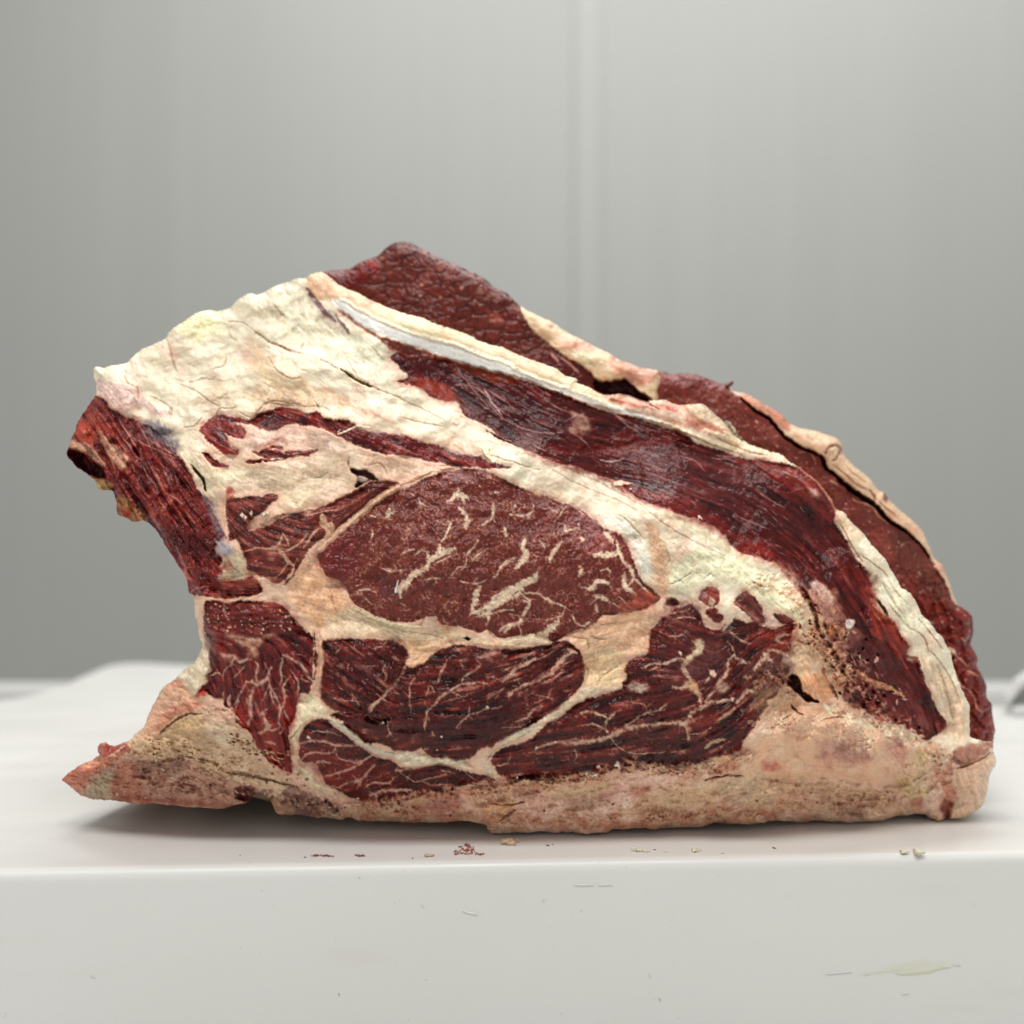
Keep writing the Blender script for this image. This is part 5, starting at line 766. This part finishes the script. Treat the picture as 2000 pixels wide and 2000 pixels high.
MT = dict(fat=M_FAT, outer_fat_strip=M_FAT, shoulder_blade=M_BONE, rib_rind=M_RIND, fat_base=M_FAT, bone_wedge=M_RIND, rib_slope=M_RIND, upper_fat_strip=M_FAT, membrane_edge=M_FAT)
solidify(F, root, MT, (.68, .53, .37), (.0, .09), .19, (.42, .20, .14))
solidify(A, root, MT, (.15, .035, .028), (-.02, .17), .12, (.42, .24, .16))
solidify(Bk, root, MT, (.46, .27, .19), (.14, .10), .11, (.22, .06, .045))

# ------------------------------------------------------------------ the board, the bench and the wall
import bmesh
def obj(name, verts, faces, m, parent=None, smooth=True):
    me = bpy.data.meshes.new(name); me.from_pydata(verts, [], faces); me.update(); me.materials.append(m)
    if smooth: me.polygons.foreach_set('use_smooth', [True]*len(me.polygons))
    o = bpy.data.objects.new(name, me); COL.objects.link(o); o.parent = parent; return o
mB, nt, b = mat('white_polyethylene', (.80, .80, .775), .34)
N_ = nt.nodes.new; L = nt.links.new; tc = N_('ShaderNodeTexCoord')
def noise(sc, det=3, vec=None, sx=None):
    n = N_('ShaderNodeTexNoise'); n.inputs['Scale'].default_value = sc; n.inputs['Detail'].default_value = det
    if sx:
        mp = N_('ShaderNodeMapping'); mp.inputs['Scale'].default_value = sx; L(tc.outputs['Object'], mp.inputs[0]); L(mp.outputs[0], n.inputs['Vector'])
    else: L(tc.outputs['Object'], n.inputs['Vector'])
    return n
def rng(src, a, b_, c, d):
    r = N_('ShaderNodeMapRange'); r.inputs['From Min'].default_value = a; r.inputs['From Max'].default_value = b_; r.inputs['To Min'].default_value = c; r.inputs['To Max'].default_value = d; L(src, r.inputs['Value']); return r.outputs[0]
def mix(fac, a, b_, blend='MIX'):
    m_ = N_('ShaderNodeMix'); m_.data_type = 'RGBA'; m_.blend_type = blend
    if isinstance(fac, float): m_.inputs[0].default_value = fac
    else: L(fac, m_.inputs[0])
    for i_, v_ in ((6, a), (7, b_)):
        if isinstance(v_, tuple): m_.inputs[i_].default_value = (*v_, 1)
        else: L(v_, m_.inputs[i_])
    return m_.outputs[2]
n1 = noise(7, 4); n2 = noise(160, 2); n3 = noise(40, 4, sx=(.3, 1, 1.2)); n4 = noise(900, 2, sx=(.12, 1, 1)); n5 = noise(330, 2)
c_ = mix(rng(n1.outputs['Fac'], .35, .65, 0, 1), (.70, .70, .69), (.68, .677, .66))
c_ = mix(rng(n3.outputs['Fac'], .60, .75, 0, .35), c_, (.64, .62, .57))
c_ = mix(rng(n5.outputs['Fac'], .745, .77, 0, .35), c_, (.42, .36, .28))
def stain(c0, x0, z0, a_, b_, col, amt, nsc):
    sx = N_('ShaderNodeSeparateXYZ'); L(tc.outputs['Object'], sx.inputs[0])
    def M(op, p_, q_=None):
        m_ = N_('ShaderNodeMath'); m_.operation = op
        for i_, v_ in enumerate((p_, q_)):
            if v_ is None: continue
            if isinstance(v_, (int, float)): m_.inputs[i_].default_value = v_
            else: L(v_, m_.inputs[i_])
        return m_.outputs[0]
    dx = M('DIVIDE', M('SUBTRACT', sx.outputs[0], x0), a_); dz = M('DIVIDE', M('SUBTRACT', M('SUBTRACT', sx.outputs[2], z0), M('MULTIPLY', M('SUBTRACT', sx.outputs[0], x0), .07)), b_)
    r_ = M('ADD', M('MULTIPLY', dx, dx), M('MULTIPLY', dz, dz)); nn = noise(nsc, 4, sx=(.35, 1, 1.6))
    f = M('MULTIPLY', rng(M('ADD', r_, M('MULTIPLY', nn.outputs['Fac'], 1.6)), .9, 2.0, 1, 0), amt); c1 = N_('ShaderNodeClamp'); L(f, c1.inputs[0])
    return mix(c1.outputs[0], c0, col)
c_ = stain(c_, .188, -.0520, .0175, .0028, (.64, .645, .49), .6, 260)
c_ = stain(c_, .172, -.0545, .012, .0009, (.56, .57, .38), .5, 400)
c_ = stain(c_, -.035, -.083, .006, .010, (.66, .66, .59), .4, 120)
L(c_, b.inputs['Base Color'])
L(rng(n3.outputs['Fac'], .3, .7, .28, .5), b.inputs['Roughness'])
bp = N_('ShaderNodeBump'); bp.inputs['Strength'].default_value = .08; bp.inputs['Distance'].default_value = .0004; L(n4.outputs['Fac'], bp.inputs['Height'])
bp2 = N_('ShaderNodeBump'); bp2.inputs['Strength'].default_value = .12; bp2.inputs['Distance'].default_value = .0006; L(n2.outputs['Fac'], bp2.inputs['Height']); L(bp.outputs[0], bp2.inputs['Normal']); L(bp2.outputs[0], b.inputs['Normal'])
b.inputs['Subsurface Weight'].default_value = .15; b.inputs['Subsurface Radius'].default_value = (1, .95, .85); b.inputs['Subsurface Scale'].default_value = .006
def ground(px, py): D = CH*FPX/(py-1000); return ((px-1000)/FPX*D, D-D0)
# outline of the board on its plane: front edge nearly parallel to the picture, the far edge askew
fl = ground(-900, 1718); fr = ground(2900, 1650)
bl = ground(225, 1291); br = ground(2050, 1384); 
cnr = [(-.62, fl[1]+(-.62-fl[0])*(fr[1]-fl[1])/(fr[0]-fl[0])), (.62, fr[1]+(.62-fr[0])*(fr[1]-fl[1])/(fr[0]-fl[0])), (.62, br[1]-.02), br, bl, ground(60, 1362), (-.62, .02+ground(60, 1362)[1]-.2)]
def rounded(poly, r, n=8):
    out = []; m_ = len(poly)
    for k in range(m_):
        p0, p1, p2 = np.array(poly[k-1]), np.array(poly[k]), np.array(poly[(k+1) % m_]); a = (p0-p1)/np.linalg.norm(p0-p1); c = (p2-p1)/np.linalg.norm(p2-p1)
        rr = min(r, .4*np.linalg.norm(p0-p1), .4*np.linalg.norm(p2-p1)); s_, e_ = p1+a*rr, p1+c*rr
        for i_ in range(n+1):
            t = i_/n; out.append(tuple((1-t)**2*s_+2*t*(1-t)*p1+t*t*e_))
    return out
def slab(name, poly, z0, z1, r, m, parent=None, inner=(.3,)):
    n = len(poly); P_ = np.array(poly); nx = np.roll(P_, -1, 0)-np.roll(P_, 1, 0); nx /= np.linalg.norm(nx, axis=1, keepdims=True)+1e-9; nn = np.stack([-nx[:, 1], nx[:, 0]], 1)   # inward for counter-clockwise
    prof = [(.0004, z0), (0, z0+.0004), (0, z0+.002), (0, z1-r-.002), (0, z1-r)]+[(r*(1-math.cos(a)), z1-r+r*math.sin(a)) for a in np.linspace(.12, math.pi/2, 9)]+[(r+.004, z1)]
    v = []; f = []
    for (o, z) in prof:
        for q in P_+nn*o: v.append((q[0], q[1], z))
    for k in range(len(prof)-1):
        for i_ in range(n): f.append((k*n+i_, k*n+(i_+1) % n, (k+1)*n+(i_+1) % n, (k+1)*n+i_))
    f.append(tuple(range((len(prof)-1)*n, len(prof)*n))); f.append(tuple(range(n-1, -1, -1)))
    return obj(name, v, f, m, parent)
bd = slab('cutting_board', rounded(cnr, .05), -.098, 0.0, .0050, mB)
bd['label'] = 'thick white plastic butcher board under the meat, front edge rounded'; bd['category'] = 'cutting board'
mT, *_ = mat('bench_white', (.7, .7, .685), .4)
tb = slab('bench', [(-1.2, -1.1), (1.2, -1.1), (1.2, 1.02), (-1.2, 1.02)], -.14, -.099, .005, mT); tb['label'] = 'white bench top under and behind the thick board'; tb['category'] = 'bench'  # front part is added, unseen below the camera, to bounce light back
rl = slab('bench_rim', [(-1.2, .97), (1.2, .97), (1.2, 1.015), (-1.2, 1.015)], -.1, -.10+.0, .001, mT, tb) if False else None
y1 = .66; D = D0+y1; zt = CH-(1346-1000)/FPX*D; zb = CH-(1384-1000)/FPX*D
rl = slab('bench_rim', [(-1.2, y1), (1.2, y1), (1.2, y1+.05), (-1.2, y1+.05)], -.0985, zt, .006, mT, tb)
# tray corner at the right edge
mS, *_ = mat('tray_plastic', (.62,.62,.61), .35)
tr = bpy.data.objects.new('plastic_tray', None); COL.objects.link(tr); tr['label'] = 'blurred white plastic tray corner on the board at the right edge'; tr['category'] = 'tray'
def bar(name, pts, w_, hgt, m, parent):
    v = []; f = []
    for k, (x, y, z) in enumerate(pts):
        for (a, c) in ((-1, -1), (1, -1), (1, 1), (-1, 1)): v.append((x, y+a*w_/2, z+c*hgt/2))
    for k in range(len(pts)-1):
        for i_ in range(4): f.append((k*4+i_, k*4+(i_+1) % 4, k*4+4+(i_+1) % 4, k*4+4+i_))
    f.append((3, 2, 1, 0)); q = (len(pts)-1)*4; f.append((q, q+1, q+2, q+3))
    o = obj(name, v, f, m, parent, False); bv = o.modifiers.new('round', 'BEVEL'); bv.width = .003; bv.segments = 3; return o
def pp(u, v, y): return P3(u, v, y)
bar('rim', [pp(1962, 1372, .30), pp(1985, 1338, .30), pp(2020, 1312, .30), pp(2120, 1300, .30)], .012, .008, mS, tr)
mG, *_ = mat('tray_side_shaded', (.34, .35, .34), .5)  # greyer than the rim: the shade beneath it is put into this colour
o = obj('side', [pp(1972, 1374, .302), pp(1994, 1340, .302), pp(2026, 1318, .302), pp(2120, 1306, .302), pp(2120, 1394, .31), pp(1975, 1390, .31)]+[(a+.0, b_+.004, c) for a, b_, c in [pp(1972, 1374, .302), pp(1994, 1340, .302), pp(2026, 1318, .302), pp(2120, 1306, .302), pp(2120, 1394, .31), pp(1975, 1390, .31)]], [(5, 4, 3, 2, 1, 0), (6, 7, 8, 9, 10, 11)]+[(k, (k+1) % 6, 6+(k+1) % 6, 6+k) for k in range(6)], mG, tr, False)
bar('foot', [pp(1974, 1394, .295), pp(2000, 1392, .295), pp(2120, 1392, .295)], .02, .012, mS, tr)
# wall: two coated panels and the moulding over their joint
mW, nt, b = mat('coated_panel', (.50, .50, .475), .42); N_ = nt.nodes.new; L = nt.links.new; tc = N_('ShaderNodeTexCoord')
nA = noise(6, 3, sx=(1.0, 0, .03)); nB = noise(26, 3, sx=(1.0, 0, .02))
c_ = mix(rng(nA.outputs['Fac'], .35, .65, 0, 1), (.50, .508, .49), (.512, .518, .50)); c_ = mix(rng(nB.outputs['Fac'], .4, .65, 0, .55), c_, (.53, .535, .518)); L(c_, b.inputs['Base Color'])  # vertical streaks: blurred lamp reflections put faintly into the panel colour
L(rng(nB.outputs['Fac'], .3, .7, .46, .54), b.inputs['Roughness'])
YW = 2.1; DW = D0+YW; xs = (1148-1000)/FPX*DW
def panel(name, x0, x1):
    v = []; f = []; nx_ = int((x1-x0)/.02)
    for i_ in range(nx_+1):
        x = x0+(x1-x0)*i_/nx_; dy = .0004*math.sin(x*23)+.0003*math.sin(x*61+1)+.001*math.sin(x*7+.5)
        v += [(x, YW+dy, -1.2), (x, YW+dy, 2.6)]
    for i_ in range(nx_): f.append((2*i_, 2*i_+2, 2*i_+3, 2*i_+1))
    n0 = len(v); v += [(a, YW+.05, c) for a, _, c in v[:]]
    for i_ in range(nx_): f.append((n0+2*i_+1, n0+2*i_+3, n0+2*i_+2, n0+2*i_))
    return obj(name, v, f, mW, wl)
wl = bpy.data.objects.new('wall', None); COL.objects.link(wl); wl['kind'] = 'structure'
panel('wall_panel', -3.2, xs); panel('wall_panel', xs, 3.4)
mM, *_ = mat('moulding_plastic', (.535, .54, .525), .45)
v = []; f = []
for k in range(13):
    a = math.pi*k/12; v += [(xs-.034*math.cos(a), YW-.004-.004*math.sin(a), -1.2), (xs-.034*math.cos(a), YW-.004-.004*math.sin(a), 2.6)]
for k in range(12): f.append((2*k, 2*k+2, 2*k+3, 2*k+1))
obj('joint_moulding', v, f, mM, wl)
mF, *_ = mat('floor_grey', (.5, .5, .48), .6)
fo = slab('floor', [(-3.2, -2.5), (3.4, -2.5), (3.4, 2.3), (-3.2, 2.3)], -1.0, -.95, .001, mF); fo['kind'] = 'structure'

# ------------------------------------------------------------------ crumbs, shreds, smears and scratches on the board
def crumb(name, u, v_, sx, sz, colr, seed, lab_, cat, grp=None, ondepth=None, parent=None):
    rr = random.Random(seed); bm = bmesh.new()
    for k in range(rr.randint(3, 6)):
        q = bmesh.ops.create_icosphere(bm, subdivisions=2, radius=1)
        ox, oy, oz = rr.uniform(-1, 1)*.6, rr.uniform(-1, 1)*.6, rr.uniform(-.2, .4); s_ = rr.uniform(.35, .7)
        for w_ in q['verts']:
            j = 1+.35*math.sin(w_.co.x*5+seed)+.25*math.sin(w_.co.y*7+k*2+w_.co.z*5)
            w_.co = w_.co*s_*j; w_.co.x += ox; w_.co.y += oy; w_.co.z += oz
    me = bpy.data.meshes.new(name); 
    if ondepth is None:
        x, y = ground(u, v_); z = 0; r_ = 1
    else: x, y, z = P3(u, v_, ondepth)
    k_ = (y+D0)/FPX
    for w_ in bm.verts:
        w_.co.x *= sx*k_; w_.co.y *= sx*k_*.7; w_.co.z *= sz*k_
    if ondepth is None:
        mz = min(w_.co.z for w_ in bm.verts)
        for w_ in bm.verts: w_.co.z = max(w_.co.z, mz*.35)
        mz = min(w_.co.z for w_ in bm.verts)
        for w_ in bm.verts: w_.co.z -= mz
    bm.to_mesh(me); bm.free(); me.polygons.foreach_set('use_smooth', [True]*len(me.polygons)); me.materials.append(colr)
    o = bpy.data.objects.new(name, me); COL.objects.link(o); o.location = (x, y, z); o['label'] = lab_; o['category'] = cat
    if grp: o['group'] = grp
    return o
mC, nt, b = mat('crumb_tallow', (.74, .68, .52), .5); b.inputs['Subsurface Weight'].default_value = .15; b.inputs['Subsurface Scale'].default_value = .002
mD, *_ = mat('crumb_pink', (.58, .40, .27), .5); mR, *_ = mat('blood', (.33, .06, .035), .5); mK, *_ = mat('grit', (.16, .12, .09), .6)
for k, (u, v_, sx, sz, m_, lb) in enumerate([(1790, 1667, 17, 9, mC, 'largest cream fat crumb on the front edge at the right'), (1770, 1666, 9, 6, mC, 'small cream fat crumb left of the largest one on the front edge'), (992, 1648, 13, 8, mD, 'tan shred of fat lying in the shadow below the middle of the meat'), (1010, 1644, 7, 6, mD, 'small tan shred beside the larger one under the meat'),
      (1245, 1662, 10, 6, mC, 'cream fat crumb on the front edge under the middle right of the meat'), (1262, 1664, 7, 4, mC, 'tiny cream crumb right of the crumb near the middle of the front edge'), (1360, 1663, 9, 5, mC, 'pale crumb on the front edge below the tan rind'), (838, 1672, 11, 4, mD, 'yellowish flat crumb left of the blood smear'), (1300, 1664, 5, 3, mC, 'speck of pale fat between two crumbs on the front edge')]):
    crumb('fat_crumb', u, v_, sx, sz, m_, k+3, lb, 'crumb')
def smear(name, pts, colr, z, lab_, cat, seed):
    rr = random.Random(seed); parts_v = []; parts_f = []
    for (u0, v0, ru, rv) in pts:
        for _ in range(9):
            u, v_ = u0+rr.gauss(0, ru*.7), v0+rr.gauss(0, rv*.8); s1, s2 = rr.uniform(.9, 3.6), rr.uniform(.4, 1.2); b0 = len(parts_v); x, y = ground(u, v_); parts_v.append((x, y, z+.0002)); n = 6
            for i_ in range(n):
                a = 2*math.pi*i_/n; q = rr.uniform(.5, 1.3); parts_v.append((*ground(u+s1*q*math.cos(a), v_+s2*q*math.sin(a)), z))
            for i_ in range(n): parts_f.append((b0, b0+1+(i_+1) % n, b0+1+i_))
    o = obj(name, parts_v, parts_f, colr); o['label'] = lab_; o['category'] = cat; return o
smear('blood_smear', [(905+a, 1660+c, r1, r2) for a, c, r1, r2 in ((0, 0, 9, 3), (10, -4, 6, 3), (12, 5, 8, 2), (24, 8, 7, 1.8), (-8, 4, 8, 1.2), (4, 8, 8, 1.5), (-14, 9, 4, 1), (16, -1, 6, 2), (33, 10, 4, .9), (8, -9, 3, 1.2), (5, 2, 10, 1.5))], mR, .0004, 'broken red blood smear near the middle of the board front edge', 'smear', 3)
smear('blood_smear', [(622+a, 1671+c, r1, r2) for a, c, r1, r2 in ((0, 0, 9, 1.4), (12, 1, 5, 1), (-9, 1, 4, .9), (20, 2, 4, .7))], mR, .0004, 'thin red streak on the board edge left of the middle', 'smear', 4)
smear('blood_smear', [(700+a, 1672+c, r1, r2) for a, c, r1, r2 in ((0, 0, 6, .9), (8, 0, 3, .7))], mR, .0004, 'shortest red streak between the two larger blood marks', 'smear', 5)
for k, (u, v_, r_) in enumerate([(596, 1680, 2.2), (1512, 1662, 2.4), (1412, 1672, 1.8), (1070, 1657, 3), (1079, 1655, 2), (806, 1682, 1.8), (470, 1676, 1.6), (1278, 1665, 2)]):
    o = crumb('grit', u, v_-5, r_*1.2, r_*.7, mK, 40+k, 'tiny dark speck on the board front edge '+['just left of the thin red streak', 'below the pink fat base', 'below the pale tan rind', 'larger of two right of the tan shreds', 'smaller of two right of the tan shreds', 'left of the yellowish flat crumb', 'leftmost of all', 'by the cream crumbs'][k], 'speck', 'dark specks along the board edge')
# marks on the front face: cuts and the green rub, thin raised slivers of the board itself
def face_y(x): return fl[1]+(x-fl[0])*(fr[1]-fl[1])/(fr[0]-fl[0])
def sliver(name, pts, w_, colr, parent=bd, raised=.0004):
    p = cr(pts, False, 3); n = len(p); v = []; f = []
    for k in range(n):
        t = k/(n-1); ww = w_*math.sin(math.pi*(.06+.88*t))*random.uniform(.7, 1.2)/2
        u_, vv = p[k]
        for dv_, r_ in ((-ww, 0), (0, 1), (ww, 0)):
            x = (u_-1000)/FPX*.455; y = face_y(x); D = D0+y; x = (u_-1000)/FPX*D; v.append((x, face_y(x)-.00010-raised*r_, CH-(vv+dv_-1000)/FPX*D))
        if k: 
            for c in (0, 1): f.append(((k-1)*3+c, (k-1)*3+c+1, k*3+c+1, k*3+c))
    return obj(name, v, f, colr, parent)
mX, *_ = mat('scratch_white', (.79, .79, .77), .4); mY, *_ = mat('green_rub', (.58,.59,.43), .5); mZ, *_ = mat('green_rub_faint', (.665,.668,.615), .45)
for pts, w_ in (("X 1120,1727 1140,1728 1160,1727", 2.5), ("X 1168,1728 1185,1727 1196,1728", 2), ("X 1612,1902 1640,1899 1664,1897", 2), ("X 1760,1941 1775,1939", 3), ("X 902,1777 915,1782 932,1785", 3), ("X 822,1766 828,1771", 2), ("X 1266,1900 1272,1906", 2), ("X 175,1903 185,1909", 3), ("X 1900,1765 1904,1768", 2), ("X 1860,1884 1876,1883", 1.5)):
    sliver('scratch', P(pts), w_, mX)
for pts, w_ in (("X 1748,1901 1760,1904 1790,1902 1815,1899 1835,1893 1856,1890", 5), ("X 1688,1905 1700,1904", 3), ("X 1712,1901 1716,1902", 3)): sliver('green_rub', P(pts), w_, mY, raised=.0001)
for pts in ("X 1061,1757 1063,1762", "X 701,1713 703,1716", "X 661,1940 664,1944", "X 1287,1950 1291,1954"): sliver('dark_nick', P(pts), 3, mK)
